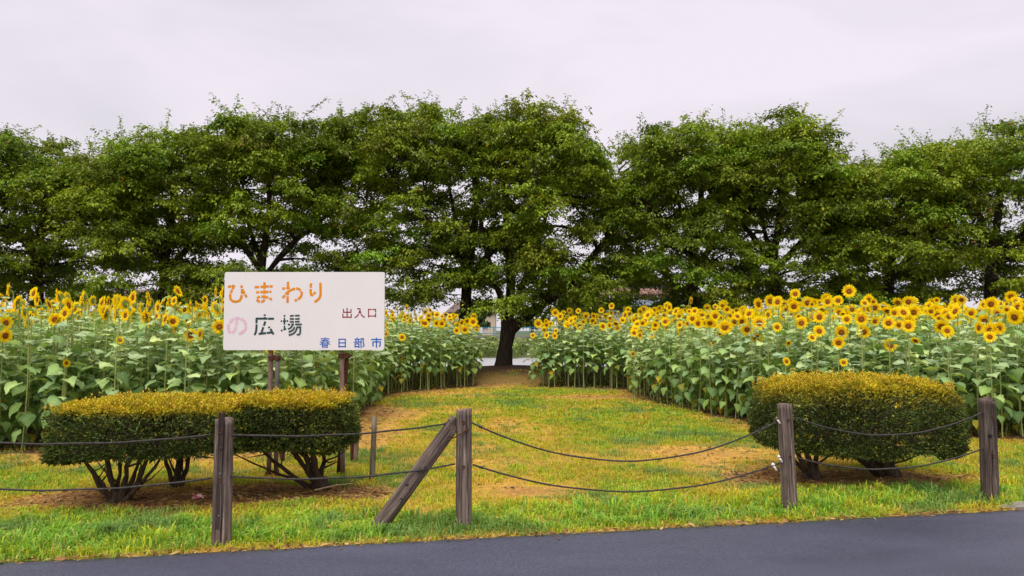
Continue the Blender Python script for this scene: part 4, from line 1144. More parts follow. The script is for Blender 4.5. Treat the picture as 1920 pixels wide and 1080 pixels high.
# the single plants one can pick out: head pixel (photo), depth, head radius, tilt index, yaw offset, label
PICK = [
    (1491, 550, 12.6, .105, 1, .0, 'lone tall sunflower head rising above the right field, left of centre'),
    (1592, 547, 12.2, .125, 2, .0, 'tallest sunflower over the right field, straight above the left end of the rounded shrub'),
    (1572, 642, 10.9, .105, 3, .25, 'low sunflower with an oblique head, above the middle of the rounded shrub'),
    (1523, 634, 11.2, .080, 0, .5, 'small bright orange sunflower with curled petals on a pale stem, right field'),
    (1475, 677, 10.9, .075, 1, .6, 'lowest leaning sunflower just above the left end of the rounded shrub'),
    (1582, 679, 10.6, .068, 1, .0, 'small round sunflower peeping just over the top of the rounded shrub'),
    (1615, 599, 11.0, .125, 2, .0, 'large full faced sunflower standing forward in the right field'),
    (1666, 605, 10.9, .110, 2, -.1, 'forward sunflower with a wide brown disc right of the largest one'),
    (1703, 612, 10.8, .110, 2, .1, 'sunflower overlapping a second head, above the right part of the rounded shrub'),
    (1776, 620, 10.7, .095, 1, .0, 'round single sunflower above the right end of the rounded shrub'),
    (1856, 630, 10.6, .095, 1, .0, 'lowest sunflower above the dark chipped fence post'),
    (1872, 614, 10.9, .110, 3, .1, 'drooping sunflower touching a lower one above the chipped fence post'),
    (225, 638, 9.9, .062, 1, .1, 'small low sunflower in the middle of the left field leaves'),
    (357, 630, 9.8, .105, 2, .25, 'narrow side turned sunflower below the others, left of the sign'),
    (124, 681, 9.6, .060, 2, .5, 'tiny low sunflower near the left shrub end'),
    (10, 606, 9.9, .105, 2, .55, 'upper of the full faced sunflowers at the left picture edge'),
    (9, 629, 9.7, .110, 3, .6, 'lower of the full faced sunflowers at the left picture edge'),
    (103, 601, 10.0, .105, 2, .2, 'sunflower with an oval disc hanging below the yellow band, left field'),
    (324, 604, 10.0, .095, 2, .1, 'small oval sunflower left of the sign, a little below the band'),
    (411, 612, 9.9, .115, 2, .1, 'large sunflower half hidden by the left edge of the sign'),
    (334, 547, 11.0, .110, 0, 1.0, 'tallest sunflower of the left field, seen from the side'),
    (754, 632, 18.7, .115, 1, .1, 'lowest sunflower right of the sign by the inner field corner'),
    (887, 604, 20.9, .150, 2, .0, 'big sunflower at the end of the left field beside the path'),
    (1009, 607, 20.7, .150, 2, .3, 'big sunflower at the end of the right field beside the path'),
    (999, 628, 20.6, .095, 1, .1, 'small low sunflower leaning into the path from the right field'),
    (1040, 630, 20.5, .100, 2, .2, 'low sunflower at the path side of the right field'),
    (1187, 664, 16.9, .085, 2, .2, 'low sunflower among the leaves where the right field steps back'),
    (1189, 625, 16.8, .110, 1, .0, 'pale faced sunflower at the inner corner of the right field'),
    (1359, 614, 13.5, .150, 2, -.1, 'largest sunflower in the middle of the right field band'),
]
picked = []
for (px, py, Y, hs, tl, dy, lab) in PICK:
    q = at(px, py, Y)
    off = hs * .5
    yaw = math.atan2(-q.y, -q.x) + dy * .5 if dy < .45 else math.atan2(-q.y, -q.x) + dy
    x, y = q.x - math.cos(yaw) * hs * .35, q.y - math.sin(yaw) * hs * .35
    s = plant_spec(rg, x, y, q.z - hs * .55, .9 if q.z > 1.3 else .72, True, yaw, tl, hs, bare=.2)
    s['lean'] = (0, 0); s['label'] = lab; s['side'] = 'left' if px < 960 else 'right'; s['edge'] = 0; s['st'] = 0
    picked.append(s)
# extra short plants filling the front edges low down
fill = []
for side, poly in (('left', LEFT_FIELD), ('right', RIGHT_FIELD)):
    pass

# which plants show largest: the first ones in each strip of the view
bins = {}
for s in specs:
    s['px'] = 960 + 1400 * s['x'] / s['y']
    bins.setdefault(int(s['px'] // 25), []).append(s)
for lst in bins.values():
    lst.sort(key=lambda s: s['y'])
    for k, s in enumerate(lst): s['rank'] = k
order = sorted([s for s in specs if -30 < s['px'] < 1950], key=lambda s: (s['rank'], s['y']))
N_IND = 300 - len(picked)
singles, rest_ids = order[:N_IND], set(id(s) for s in order[:N_IND])
rest = [s for s in specs if id(s) not in rest_ids]

def leaf_matrix(s, t, az, sc, roll):
    z = t * s['H']
    off = STEM_AMP[s['st']] * math.sin(math.pi * t)
    return Matrix.Translation((off, 0, z)) @ Matrix.Rotation(az, 4, 'Z') @ Matrix.Rotation(roll, 4, 'X') @ Matrix.Scale(sc, 4)
def place_sunflower(s, separate):
    e = empty('sunflower', (s['x'], s['y'], float(ground_z(np.array(s['x']), np.array(s['y'])))))
    e.rotation_euler = (s['lean'][0], s['lean'][1], s['rot'])
    o = link('stem', STEM_ME[s['st']], e); o.scale = (1, 1, s['H'])
    if separate:
        for t, az, sc, mi, roll in s['leaves']:
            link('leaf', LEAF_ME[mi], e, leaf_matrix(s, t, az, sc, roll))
    else:
        b = MB()
        for t, az, sc, mi, roll in s['leaves']: bake(b, LEAVES[mi], leaf_matrix(s, t, az, sc, roll))
        b.build('foliage', M['sun_leaf'], e, True)
    h = s['head']
    if h[0] == 'bud':
        link('bud', BUD_ME[h[1]], e, Matrix.Translation((0, 0, s['H'])) @ Matrix.Scale(h[2], 4))
    else:
        Mh = Matrix.Translation((0, 0, s['H'])) @ Matrix.Rotation(h[1] - s['rot'], 4, 'Z') @ Matrix.Scale(h[2], 4)
        p = link('flower_head', HEAD_ME[h[0]][2], e, Mh)
        link('ray_petals', HEAD_ME[h[0]][0], p); link('seed_disc', HEAD_ME[h[0]][1], p)
    return e
def bake(b, src, Mx, mat=0, tint=1.0):
    if len(src.v) > 1: src.v = [np.vstack(src.v)]; src.c = [np.vstack(src.c)]
    v = src.v[0]; c = src.c[0]
    A = np.array(Mx)
    v = v @ A[:3, :3].T + A[:3, 3]
    n0 = b.n
    b.v.append(v); b.c.append(c * tint); b.n += len(v)
    for f, _ in src.f: b.f.append((f + n0, mat))
PLACES = [(90, 'left of the long flat topped shrub'), (255, 'behind the left half of the long shrub'), (421, 'behind the long shrub just left of the sign'), (570, 'behind the left half of the sign'),
          (722, 'behind the right half of the sign'), (805, 'just right of the sign'), (960, 'on the left of the narrow path'), (1095, 'on the right of the narrow path'), (1200, 'at the inner corner of the right field'),
          (1310, 'beside the bare strip of the right field'), (1415, 'just left of the rounded shrub'), (1530, 'behind the left third of the rounded shrub'), (1670, 'behind the middle of the rounded shrub'), (1810, 'behind the right third of the rounded shrub'), (9999, 'right of the rounded shrub')]
for s in singles:
    e = place_sunflower(s, s['rank'] <= 1)
    where = next(t for lim, t in PLACES if s['px'] < lim)
    row = 'front row sunflower ' if s['rank'] == 0 else ('second row sunflower ' if s['rank'] == 1 else 'back row sunflower, mostly hidden, ')
    tag(e, row + where, 'sunflower', 'sunflowers ' + where)
for s in picked:
    e = place_sunflower(s, True)
    tag(e, s['label'], 'sunflower', 'sunflowers of the ' + s['side'] + ' field')
def far_leaf(src):       # the same leaf with fewer faces, for plants deep in the field
    v = np.vstack(src.v)[12:]; c = np.vstack(src.c)[12:]
    idx = [0, 1 + 3 + 0, 1 + 3 + 2, 1 + 9 + 0, 1 + 9 + 1, 1 + 9 + 2, len(v) - 1]
    b = MB(); b.add(v[idx], [(0, 4, 1), (1, 4, 3), (0, 2, 4), (2, 5, 4), (3, 4, 6), (4, 5, 6)], c[idx])
    return b
FAR_LEAVES = [far_leaf(x) for x in LEAVES]
def far_head(tilt, seed):
    full = head_builder(tilt, seed, 15)
    p = np.vstack(full[0].v).reshape(-1, 5, 3)[:22:1]; c = np.vstack(full[0].c).reshape(-1, 5, 3)[:22]
    b = MB(); n = len(p); i = np.arange(n)[:, None] * 4
    b.add(p[:, :4].reshape(-1, 3), i + np.array([[0, 1, 2, 3]]), c[:, :4].reshape(-1, 3))
    return b, full[1], full[2]
FAR_HEADS = [far_head(R(tl), 700 + k) for k, tl in enumerate((-26, -14, -6, 6, 20, 0, 10, 44))]
mass = MB()
for s in rest:
    Mp = Matrix.Translation((s['x'], s['y'], float(ground_z(np.array(s['x']), np.array(s['y']))))) @ Euler((s['lean'][0], s['lean'][1], s['rot'])).to_matrix().to_4x4()
    deep = s['rank'] > 5 and s['edge'] > .7
    bake(mass, STEMS[s['st']], Mp @ Matrix.Diagonal((1, 1, s['H'], 1)), 1)
    tint = random.uniform(.85, 1.15)
    for k, (t, az, sc, mi, roll) in enumerate(s['leaves']):
        if t > (.36 if deep else .2): bake(mass, FAR_LEAVES[mi], Mp @ leaf_matrix(s, t, az, sc, roll), 0, tint * (.8 + .4 * ((k * 7 + int(s['px'])) % 10) / 10))
    h = s['head']
    if h[0] == 'bud': bake(mass, BUDS[h[1]], Mp @ Matrix.Translation((0, 0, s['H'])) @ Matrix.Scale(h[2], 4), 1)
    else:
        hd = HEADS[h[0]] if not deep else FAR_HEADS[h[0]]
        Mh = Mp @ Matrix.Translation((0, 0, s['H'])) @ Matrix.Rotation(h[1] - s['rot'], 4, 'Z') @ Matrix.Scale(h[2], 4)
        bake(mass, hd[0], Mh, 2); bake(mass, hd[1], Mh, 3)
        if not deep or s['edge'] < 2: bake(mass, hd[2], Mh, 1)
o = mass.build('sunflower_mass', [M['sun_leaf'], M['sun_stem'], M['petal'], M['disc']], None, True)
tag(o, 'dense remaining sunflowers filling both fields behind the front plants', 'sunflowers', kind='stuff')
print('sunflowers', len(specs), 'single', len(singles) + len(picked), 'rest', len(rest))

# ------------------------------------------------------------------ the row of big trees on the river bank
TREE_Y = 25.3
SKY = [(-200, 250), (-60, 260), (0, 285), (60, 225), (110, 275), (165, 320), (230, 272), (300, 240), (380, 236), (470, 205), (540, 215), (610, 190), (650, 185), (720, 182), (800, 175), (830, 165), (880, 205),
       (920, 195), (950, 180), (1020, 188), (1080, 225), (1120, 280), (1155, 335), (1190, 235), (1280, 222), (1350, 222), (1420, 210), (1455, 195), (1500, 235), (1540, 290), (1600, 310), (1650, 285), (1720, 250), (1800, 250), (1860, 225), (1900, 205), (1980, 215), (2100, 240)]
def sky_z(x, y):
    px = 960 + 1400 * x / TREE_Y
    py = np.interp(px, [p[0] for p in SKY], [p[1] for p in SKY])
    return CAM_H + (HORIZON - py) * TREE_Y / 1400
def tree(label, bx, by, trunk, x0, x1, dy, npads, seed, zlow=2.5, leaves_per=490, limbs=(), orange=0, yellow=0.0, lowgap=0.0):
    """trunk: list of (dx, dy, z, r) from the base; crown between x0 and x1, +-dy in depth"""
    rg = np.random.default_rng(seed)
    gz = float(ground_z(np.array(bx), np.array(by)))
    e = empty('cherry_tree', (bx, by, gz))
    tag(e, label, 'tree', 'broad leafy trees in a row along the river bank')
    cx = (x0 + x1) / 2; hx = (x1 - x0) / 2
    pads = []
    tries = 0; npads = int(npads * 1.06)
    while len(pads) < npads and tries < npads * 60:
        tries += 1
        best, bd = None, -1
        for _ in range(3):
            u, v = rg.uniform(-1, 1), rg.uniform(-1, 1)
            if u * u + v * v > 1.0: continue
            x, y = cx + u * hx, by + v * dy
            rr_ = math.sqrt(u * u * .35 + v * v)
            zt = float(sky_z(np.array(x), 0)) - gz - .28
            zt = zt - (zt - zlow) * .42 * (1 - math.sqrt(max(0, 1 - rr_ ** 2.2)))
            zb = zlow - .75 + .9 * fbm(np.array([x * .7]), np.array([y * .7]), seed)[0] + lowgap * (1 - rr_)
            w = rg.uniform(0, 1) if rg.random() < .78 else rg.uniform(0, .22)
            z = zt - (zt - zb) * w
            if rr_ < .45 and .35 < w < .85 and rg.random() < .35: continue
            hole = fbm(np.array([x * 1.3 + y * .12 + seed]), np.array([z * 1.6]), 123, 2)[0]
            if w > .25 and hole < .28 + .16 * w: continue
            p = np.array((x - bx, y - by, z))
            dmin = min((np.linalg.norm((p - q[0]) * (.85, .85, 2.1)) for q in pads), default=9)
            if dmin > bd: best, bd, bw = p, dmin, w
        if best is None or bd < .42: continue
        pads.append((best, bw))
    # skeleton: trunk, limbs, then every pad joined to the nearest wood
    tp = np.array([(p[0], p[1], p[2]) for p in trunk]); tr = np.array([p[3] for p in trunk])
    wood = MB()
    def curve(pts, n):
        pts = np.asarray(pts, float)
        t = np.linspace(0, len(pts) - 1, n); i = np.clip(t.astype(int), 0, len(pts) - 2); f = (t - i)[:, None]
        p0 = pts[np.clip(i - 1, 0, None)]; p1 = pts[i]; p2 = pts[i + 1]; p3 = pts[np.clip(i + 2, None, len(pts) - 1)]
        return .5 * (2 * p1 + (p2 - p0) * f + (2 * p0 - 5 * p1 + 4 * p2 - p3) * f * f + (3 * p1 - p0 - 3 * p2 + p3) * f ** 3)
    def wobble_tube(pts, rad, n, k):
        nP = len(pts)
        pts = pts + rg.normal(0, .018, pts.shape) * np.linspace(0, 1, nP)[:, None]
        wood.tube(pts, rad * (1 + .07 * rg.normal(0, 1, nP)), k)
        return pts
    cp = curve(tp, 22); cr = np.interp(np.linspace(0, len(tr) - 1, 22), np.arange(len(tr)), tr)
    wood.tube(cp, cr * (1 + .04 * rg.normal(0, 1, 22)), 14)
    nodes = [(cp[i], cr[i]) for i in range(11, 22)]
    for lm in limbs:
        lp = np.array([(p[0], p[1], p[2]) for p in lm]); lr = np.array([p[3] for p in lm])
        c2 = curve(lp, 16); r2 = np.interp(np.linspace(0, len(lr) - 1, 16), np.arange(len(lr)), lr)
        wobble_tube(c2, r2, 16, 10)
        nodes += [(c2[i], r2[i]) for i in range(3, 16)]
    pads.sort(key=lambda q: np.linalg.norm(q[0] - cp[-1]))
    for p, w in pads:
        best, bc = None, 1e9
        for q, rq in nodes:
            dd = p - q
            L_ = np.linalg.norm(dd)
            cost = L_ + (1.2 if dd[2] < -.2 else 0) + .35 * max(0, -dd[2]) + (.8 if rq < .03 else 0)
            if cost < bc: bc, best = cost, (q, rq, L_)
        q, rq, L_ = best
        r0 = min(rq * .8, .026 + .022 * L_)
        mid = (p + q) / 2 + np.array((0, 0, .12 * L_)) + rg.normal(0, .06 * L_, 3)
        t = np.linspace(0, 1, 8)[:, None]
        pts = q * (1 - t) ** 2 + 2 * mid * t * (1 - t) + (p - (0, 0, .06)) * t * t
        rad = np.linspace(r0, .012, 8)
        wood.tube(pts, rad, 6)
        nodes += [(pts[i], rad[i]) for i in (3, 5, 6)]
    # leaves: twigs fanned in flat sprays, leaves hanging from both sides
    P, D, LEN, COL = [], [], [], []
    def leafcol(n, padtone, org):
        c = np.array((.168, .245, .017)) * padtone
        c = np.tile(c, (n, 1)) * rg.uniform(.72, 1.3, n)[:, None]
        yl = (rg.random(n) < .07 + yellow)[:, None]
        c = np.where(yl, np.array((.31, .34, .015)) * rg.uniform(.7, 1.2, n)[:, None], c)
        om = (rg.random(n) < (org if org else .004))[:, None]
        return np.where(om, np.array((.30, .10, .02)) * rg.uniform(.6, 1.3, n)[:, None], c)
    org_ids = set(rg.choice(len(pads), min(orange, len(pads)), replace=False)) if orange else set()
    top_z = max(q[0][2] for q in pads)
    for pi, (p, w) in enumerate(pads):
        rp = rg.uniform(.62, 1.15); tone = rg.uniform(.62, 1.42) * np.array((1 + rg.normal(.04, .10), 1, 1))
        nt_ = int(rg.integers(15, 21)); per = leaves_per // nt_
        outward = math.atan2(p[1], p[0])
        for k in range(nt_):
            a = outward + rg.normal(0, 1.5); ln = rp * rg.uniform(.55, 1.15)
            s = np.sort(rg.uniform(.12, 1, per))
            rise = rg.normal(.18, .22)
            zc_ = rise * s * ln - (.36 * rg.uniform(.6, 1.4)) * (s ** 2) * ln + rg.normal(0, .085)
            pos = p + np.stack([np.cos(a) * s * ln, np.sin(a) * s * ln, zc_], -1) + rg.normal(0, .048, (per, 3))
            sgn = np.where(np.arange(per) % 2, 1, -1)
            la = a + sgn * rg.uniform(.4, 1.3, per)
            pit = rg.uniform(-.9, .1, per)
            P.append(pos); D.append(np.stack([np.cos(la) * np.cos(pit), np.sin(la) * np.cos(pit), np.sin(pit)], -1))
            LEN.append(rg.uniform(.095, .16, per)); COL.append(leafcol(per, tone, .55 if pi in org_ids else 0))
        if w < .22:      # leading shoots that break the skyline
            for k in range(int(rg.integers(1, 4))):
                h = rg.uniform(.3, .8) * (.7 if rg.random() < .6 else 1.2); dx, dy_ = rg.normal(0, .5 * rp, 2)
                m = int(h * 60); s = np.linspace(0, 1, m)
                ben = rg.normal(0, .5, 2)
                base = p + np.array((dx, dy_, .02))
                pos = base + np.stack([ben[0] * s * h, ben[1] * s * h, s * h], -1) + rg.normal(0, .045, (m, 3))
                la = np.arange(m) * 2.4 + rg.normal(0, .3, m); pit = rg.uniform(-.7, .5, m)
                P.append(pos); D.append(np.stack([np.cos(la) * np.cos(pit), np.sin(la) * np.cos(pit), np.sin(pit)], -1))
                LEN.append(rg.uniform(.085, .14, m) * (1.1 - .3 * s)); COL.append(leafcol(m, tone * 1.05, 0))
                wood.tube([p - (0, 0, .06), base, base + np.array((ben[0] * .5, ben[1] * .5, .5)) * h, base + np.array((ben[0], ben[1], 1)) * h], [.012, .010, .007, .004], 4, cap=False)
    P = np.concatenate(P); D = np.concatenate(D); LEN = np.concatenate(LEN); COL = np.clip(np.concatenate(COL), .003, 1); n = len(P)
    S = np.cross(D, np.array((0, 0, 1.0)) + rg.normal(0, .22, (n, 3))); S /= np.linalg.norm(S, axis=1)[:, None] + 1e-9
    U = np.cross(S, D)
    W = LEN * rg.uniform(.22, .30, n)
    m_ = P + D * (LEN * .45)[:, None] + U * (LEN * .06)[:, None]
    V = np.stack([P, m_ + S * W[:, None] + U * (W * .3)[:, None], P + D * LEN[:, None] - U * (LEN * .10)[:, None], m_ - S * W[:, None] + U * (W * .3)[:, None]], 1).reshape(-1, 3)
    i = np.arange(n)[:, None] * 4
    cb = MB(); cb.add(V, np.concatenate([i + np.array([[0, 1, 2]]), i + np.array([[0, 2, 3]])]), np.repeat(COL, 4, 0))
    wood.build('trunk', M['bark'], e, True)
    cb.build('crown', M['tree_leaf'], e)
    return n
def X(px, Y=TREE_Y): return (px - 960) * Y / 1400
def T(px, py, Y=TREE_Y, by=TREE_Y, bx=0.0): q = at(px, py, Y); return (q.x - bx, q.y - by)
nl = 0
# the tree at the end of the path: slightly leaning trunk, heavy limb reaching right
bx, by = at(945, 690, TREE_Y).x, TREE_Y
gz = float(ground_z(np.array(bx), np.array(by)))
def L3(px, py, Y, r): q = at(px, py, Y); return (q.x - bx, q.y - by, q.z - gz, r)
nl += tree('tree at the end of the grass path, dark trunk forking to the right', bx, by,
     [L3(943, 700, TREE_Y, .52), L3(944, 690, TREE_Y, .36), L3(945, 678, TREE_Y, .285), L3(948, 650, TREE_Y, .255), L3(953, 618, TREE_Y, .27), L3(951, 592, TREE_Y, .19), L3(958, 540, TREE_Y + .3, .16), L3(950, 420, TREE_Y + .2, .12), L3(945, 300, TREE_Y, .07)],
     X(880), X(1165), 3.4, 194, 51, 2.15,
     limbs=[[L3(955, 622, TREE_Y, .20), L3(976, 602, TREE_Y - .1, .185), L3(1022, 568, TREE_Y - .3, .15), L3(1066, 534, TREE_Y - .5, .125), L3(1120, 470, TREE_Y - .6, .10), L3(1165, 410, TREE_Y - .5, .06)],
            [L3(953, 600, TREE_Y, .15), L3(975, 548, TREE_Y + .3, .12), L3(1010, 450, TREE_Y + .5, .09), L3(1045, 330, TREE_Y + .5, .05)],
            [L3(951, 585, TREE_Y, .12), L3(925, 520, TREE_Y - .3, .10), L3(905, 430, TREE_Y - .5, .07), L3(890, 340, TREE_Y - .4, .04)]], orange=1)
def simple_tree(label, tpx, x0px, x1px, npads, seed, Y=TREE_Y, dy=3.3, fork=470, leanpx=0, zlow=2.5, r=.30, orange=0, yellow=0.0, base_py=690):
    global bx, by, gz, nl
    by = Y; bx = at(tpx, base_py, Y).x; gz = float(ground_z(np.array(bx), np.array(by)))
    fx = tpx + leanpx
    nl += tree(label, bx, by,
        [(0, 0, -.15, r * 1.7), (0, 0, .1, r * 1.25), L3(tpx + leanpx * .3, 620, Y, r), L3(tpx + leanpx * .7, 540, Y, r * .9), L3(fx, fork, Y, r * .8), L3(fx + 15, fork - 110, Y + .2, r * .5), L3(fx + 8, fork - 190, Y + .2, r * .3)],
        X(x0px), X(x1px), dy, npads, seed, zlow,
        limbs=[[L3(fx, fork + 10, Y, r * .6), L3(fx - 45, fork - 55, Y - .5, r * .5), L3(fx - 100, fork - 110, Y - .8, r * .35), L3(fx - 140, fork - 160, Y - .8, r * .2)],
               [L3(fx, fork + 25, Y, r * .6), L3(fx + 55, fork - 40, Y - .4, r * .5), L3(fx + 110, fork - 85, Y - .3, r * .35), L3(fx + 150, fork - 120, Y, r * .2)],
               [L3(fx, fork, Y, r * .5), L3(fx - 20, fork - 70, Y + .9, r * .4), L3(fx - 35, fork - 150, Y + 1.3, r * .2)]], orange=orange, yellow=yellow)
simple_tree('tree with an upright dark trunk just left of the path tree, highest crown', 868, 600, 905, 185, 52, Y=25.9, fork=500, leanpx=10, r=.21, orange=1)
simple_tree('tree behind the sign with a wide crown sloping down to the left', 500, 385, 640, 145, 53, fork=500, leanpx=-10, r=.18)
simple_tree('tree behind the middle of the left field, left of the sign', 300, 170, 425, 145, 54, fork=490, leanpx=10, r=.18)
simple_tree('tree at the left picture edge with a pointed top', 75, -110, 190, 155, 55, fork=480, leanpx=-5, r=.18)
simple_tree('tree right of the path tree, crown split from it by a notch of sky', 1290, 1150, 1400, 152, 56, zlow=2.1, fork=480, leanpx=10, r=.19)
simple_tree('tree with a ragged spiky top right of the middle', 1465, 1370, 1590, 130, 57, fork=490, leanpx=-15, r=.18, orange=1)
simple_tree('tree under the low dip of the skyline at the right', 1660, 1540, 1765, 130, 58, fork=500, leanpx=10, r=.18, orange=1, yellow=.06)
simple_tree('tree at the right picture edge with browning leaves on top', 1850, 1730, 2040, 155, 59, fork=480, leanpx=10, r=.19, orange=3, yellow=.05)
print('tree leaves', nl)

# ------------------------------------------------------------------ the far bank
def leaf_cloud(rg, centres, radii, per, size, col, b):
    for c, r_ in zip(centres, radii):
        d = rg.normal(0, 1, (per, 3)); d /= np.linalg.norm(d, axis=1)[:, None]
        p = np.array(c) + d * np.array(r_) * rg.uniform(.55, 1.05, per)[:, None]
        t1 = rg.normal(0, 1, (per, 3)); t1 /= np.linalg.norm(t1, axis=1)[:, None]
        t2 = np.cross(t1, d); t2 /= np.linalg.norm(t2, axis=1)[:, None] + 1e-9
        s = rg.uniform(.6, 1.3, per)[:, None] * size
        V = np.stack([p - t1 * s, p + t2 * s * .55, p + t1 * s, p - t2 * s * .55], 1).reshape(-1, 3)
        i = np.arange(per)[:, None] * 4
        cc = np.array(col) * rg.uniform(.6, 1.4) * rg.uniform(.75, 1.3, per)[:, None]
        b.add(V, i + np.array([[0, 1, 2, 3]]), np.repeat(cc, 4, 0))
rg = np.random.default_rng(71)
b = MB()
cs, rs = [], []
for x in np.arange(-62, 64, .9):
    for k in range(3):
        y = rg.uniform(74.5, 80.5); z = -1.2 + (y - 74.5) / 6 * 1.3 + rg.uniform(.1, .7)
        cs.append((x + rg.uniform(-.5, .5), y, z)); rs.append((rg.uniform(.6, 1.3), .8, rg.uniform(.5, 1.0)))
leaf_cloud(rg, cs, rs, 60, .17, (.15, .21, .05), b)
tag(b.build('far_bank_scrub', M['far_leaf']), 'tangled green scrub covering the far river bank', 'scrub', kind='stuff')

def railing(x0, x1, label):
    e = empty('river_railing', (x0, 83.2, .93)); tag(e, label, 'railing')
    n = int((x1 - x0) / 2.0)
    pm = None
    for i in range(n + 1):
        if pm is None:
            b = MB(); b.box(-.05, .05, -.05, .05, 0, 1.12); pm = b.mesh('post', M['fence_blue'])
        link('post', pm, e, Matrix.Translation((i * 2.0, 0, 0)))
    for z in (.25, .95):
        b = MB(); b.box(.05, n * 2.0 - .05, -.03, .03, z, z + .07)
        b.build('rail', M['fence_blue'], e)
    b = MB()
    for i in range(int(n * 2.0 / .16)):
        if (i * .16) % 2.0 > .1: b.box(i * .16, i * .16 + .025, -.012, .012, .32, .95)
    o = b.build('baluster', M['fence_blue'], e); o['kind'] = 'stuff'
railing(-12.0, 14.0, 'blue railing along the far river bank behind the trunk of the path tree')

def far_tree(label, x, y, h, w, seed, col):
    rg = np.random.default_rng(seed)
    e = empty('far_tree', (x, y, .9)); tag(e, label, 'tree', 'trees on the far river bank')
    b = MB(); b.tube([(0, 0, -.2), (.05, 0, h * .3), (-.05, .1, h * .7)], [.22, .17, .07], 7)
    for k in range(6):
        a = k * 1.05; b.tube([(0, 0, h * .3), (math.cos(a) * w * .2, math.sin(a) * w * .2, h * .5), (math.cos(a) * w * .38, math.sin(a) * w * .38, h * .65)], [.09, .06, .03], 5)
    b.build('trunk', M['bark'], e)
    cs, rs = [], []
    for k in range(26):
        a, r_ = rg.uniform(0, 6.28), w * .42 * math.sqrt(rg.random()); z = rg.uniform(.26, .92) * h
        f = 1 - ((z / h - .5) / .6) ** 2 * .8
        cs.append((math.cos(a) * r_ * f, math.sin(a) * r_ * f, z)); rs.append((rg.uniform(.7, 1.3) * w * .13,) * 2 + (rg.uniform(.5, .9) * w * .12,))
    b = MB(); leaf_cloud(rg, cs, rs, 130, .19, col, b)
    b.build('crown', M['far_leaf'], e)
FT = [(-4.6, 92, 4.2, 5, (.05, .075, .022), 'dark round tree across the river just left of the path tree trunk'),
      (2.5, 93, 4.2, 5, (.06, .085, .025), 'round tree across the river right behind the path tree trunk'),
      (7.8, 91, 5.0, 6, (.05, .07, .02), 'dark tree across the river below the heavy right limb'),
      (-24, 94, 6.0, 8, (.05, .07, .02), 'tree across the river behind the left field'),
      (-45, 96, 6.5, 9, (.05, .075, .022), 'tree across the river behind the far left of the left field'),
      (27, 95, 6.0, 8, (.055, .075, .022), 'tree across the river right of the pink apartment block'),
      (46, 96, 6.5, 9, (.05, .07, .02), 'tree across the river behind the right of the right field')]
for k, (x, y, h, w, c, lab) in enumerate(FT): far_tree(lab, x, y, h, w, 500 + k, c)

def apartment():
    e = empty('apartment_block', (16, 150, .9))
    tag(e, 'pink tiled apartment block with long balconies seen through the trees', 'building')
    b = MB(); b.box(-6, 17, 1.5, 13, 0, 10.6); b.box(-6, -3.6, 0.2, 1.498, 0, 8.2)
    b.build('wall', M['tile_pink'], e)
    b = MB(); b.box(-6.3, 17.3, -.2, 13.3, 10.602, 11.1); b.build('roof', M['wall_white'], e)
    for f in range(4):
        z = f * 2.65
        b = MB(); b.box(-3.4, 16.8, -.1, 1.498, z + .02, z + .2); b.build('balcony_slab', M['wall_white'], e)
        b = MB(); b.box(-3.4, 16.8, -.22, -.102, z + .0, z + 1.15); b.build('balcony_front', M['tile_pink'], e)
        for k in range(8):
            x = -2.6 + k * 2.4
            b = MB(); b.box(x, x + 1.7, 1.44, 1.497, z + .25, z + 2.15); w = b.build('window', M['wall_grey'], e)
            for s in (0, 1):
                b = MB(); b.box(x + .08 + s * .8, x + .82 + s * .8, 1.41, 1.438, z + .35, z + 2.07); b.build('pane', M['glass'], w)
        for k in range(5):
            x = -1.0 + k * 4.8 - .2
            if x < 16: b = MB(); b.box(x, x + .12, -.05, 1.43, z + .22, z + 2.6); b.build('balcony_partition', M['wall_white'], e)
    for k in range(3):
        b = MB(); b.box(-5.5, -4.2, .14, .198, 1.2 + k * 2.65, 2.5 + k * 2.65); w = b.build('window', M['glass'], e)
apartment()
def house(label, x, y, w, d, h, wall, roof, rh=1.8):
    e = empty('house', (x, y, .9)); tag(e, label, 'house')
    b = MB(); b.box(-w / 2, w / 2, 0, d, 0, h); b.build('wall', M[wall], e)
    b = MB(); o_ = .5
    V = [(-w / 2 - o_, -o_, h + .01), (w / 2 + o_, -o_, h + .01), (w / 2 + o_, d + o_, h + .01), (-w / 2 - o_, d + o_, h + .01), (-w / 2 + 1, d / 2, h + rh), (w / 2 - 1, d / 2, h + rh)]
    b.add(V, [np.array([(0, 1, 5, 4), (2, 3, 4, 5)]), np.array([(1, 2, 5), (3, 0, 4)]), np.array([(3, 2, 1, 0)])]); b.build('roof', M[roof], e)
    n = max(2, int(w / 2.6))
    for f in range(int(h // 2.7)):
        for k in range(n):
            cx_ = -w / 2 + (k + .5) * w / n
            b = MB(); b.box(cx_ - .75, cx_ + .75, -.05, -.003, f * 2.7 + .9, f * 2.7 + 2.1); wn = b.build('window', M['wall_white'], e)
            b = MB(); b.box(cx_ - .66, cx_ + .66, -.075, -.053, f * 2.7 + .98, f * 2.7 + 2.02); b.build('pane', M['glass'], wn)
house('low white house with blue grey roof in front of the pink block', 21.0, 112, 9, 7, 3.6, 'wall_white', 'roof_blue')
house('beige house across the river behind the left field', -63.0, 125, 14, 9, 6.0, 'wall_beige', 'roof_brown')
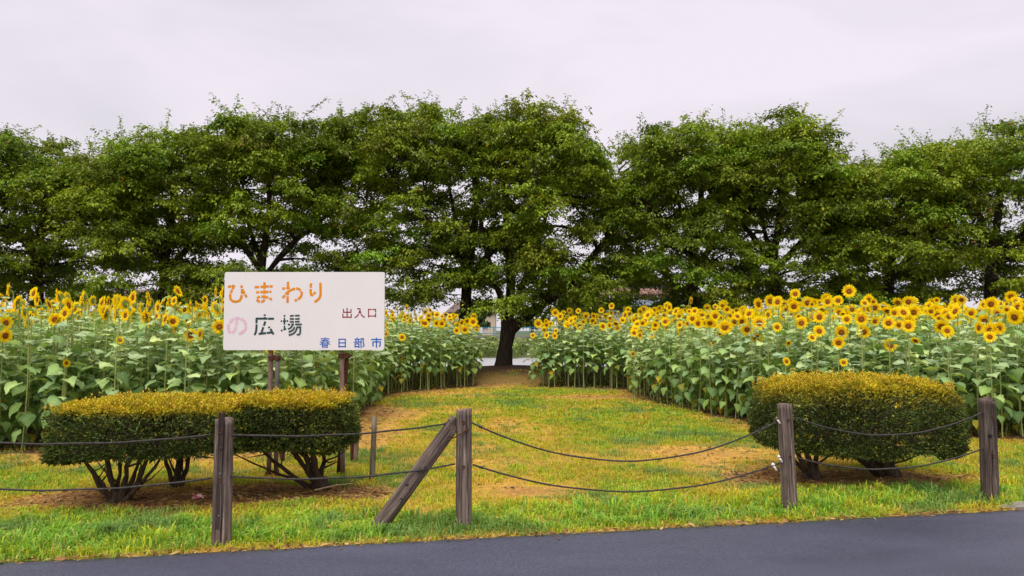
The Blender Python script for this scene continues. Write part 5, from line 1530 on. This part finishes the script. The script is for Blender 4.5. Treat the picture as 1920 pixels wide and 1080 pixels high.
house('beige house across the river glimpsed left of the path tree trunk', -6.0, 112, 7, 7, 3.4, 'wall_beige', 'roof_brown')
house('pale house across the river far right, glimpsed over the sunflowers', 62.0, 118, 16, 9, 6.6, 'wall_white', 'roof_blue')
house('grey roofed house across the river behind the sign', -32.0, 120, 12, 8, 5.6, 'wall_white', 'roof_brown')

def car():
    e = empty('parked_car', (at(872, 628, 86).x, 86.0, .945)); tag(e, 'white car parked on the far bank beside the blue railing', 'car')
    prof = [(-2.0, .35), (-2.0, .8), (-1.7, .95), (-1.1, 1.02), (-.6, 1.42), (.9, 1.44), (1.5, 1.05), (2.0, .92), (2.05, .4)]
    b = MB(); n = len(prof)
    ys = (-.82, -.74, .74, .82)
    V = []
    for k, y in enumerate(ys):
        for x, z in prof: V.append((x * (1 if k in (1, 2) else .985), y * (1 if z < 1.06 else .85), z if k in (1, 2) else z - .03))
    F = [(k * n + i, k * n + i + 1, (k + 1) * n + i + 1, (k + 1) * n + i) for k in range(3) for i in range(n - 1)]
    b.add(V, [np.array(F), np.array([list(range(n))]), np.array([list(range(3 * n, 4 * n))[::-1]]), np.array([(0, n, n + n - 1, n - 1), (n, 2 * n, 3 * n - 1, 2 * n - 1), (2 * n, 3 * n, 4 * n - 1, 3 * n - 1)])])
    b.build('body', M['car_paint'], e)
    for x0, x1, xa, xb in ((-.98, .12, -.58, .12), (.2, 1.38, .2, .86)):
        b = MB(); b.add([(x0, -.835, 1.02), (x1, -.835, 1.02), (xb, -.72, 1.37), (xa, -.72, 1.37)], [(0, 1, 2, 3)])
        o = b.build('window', M['glass'], e); o.modifiers.new('t', 'SOLIDIFY').thickness = .02
    for x in (-1.25, 1.3):
        for y in (-.76, .76):
            b = MB(); b.tube([(x, y - .1, .31), (x, y + .1, .31)], .31, 16); wh = b.build('wheel', M['tyre'], e)
            b = MB(); b.tube([(x, y - .112, .31), (x, y - .101, .31)], .18, 12); b.build('rim', M['chrome'], wh)
    for y in (-.55, .55):
        b = MB(); b.box(1.98, 2.04, y - .15, y + .15, .68, .82); b.build('headlight', M['cloth'], e)
car()
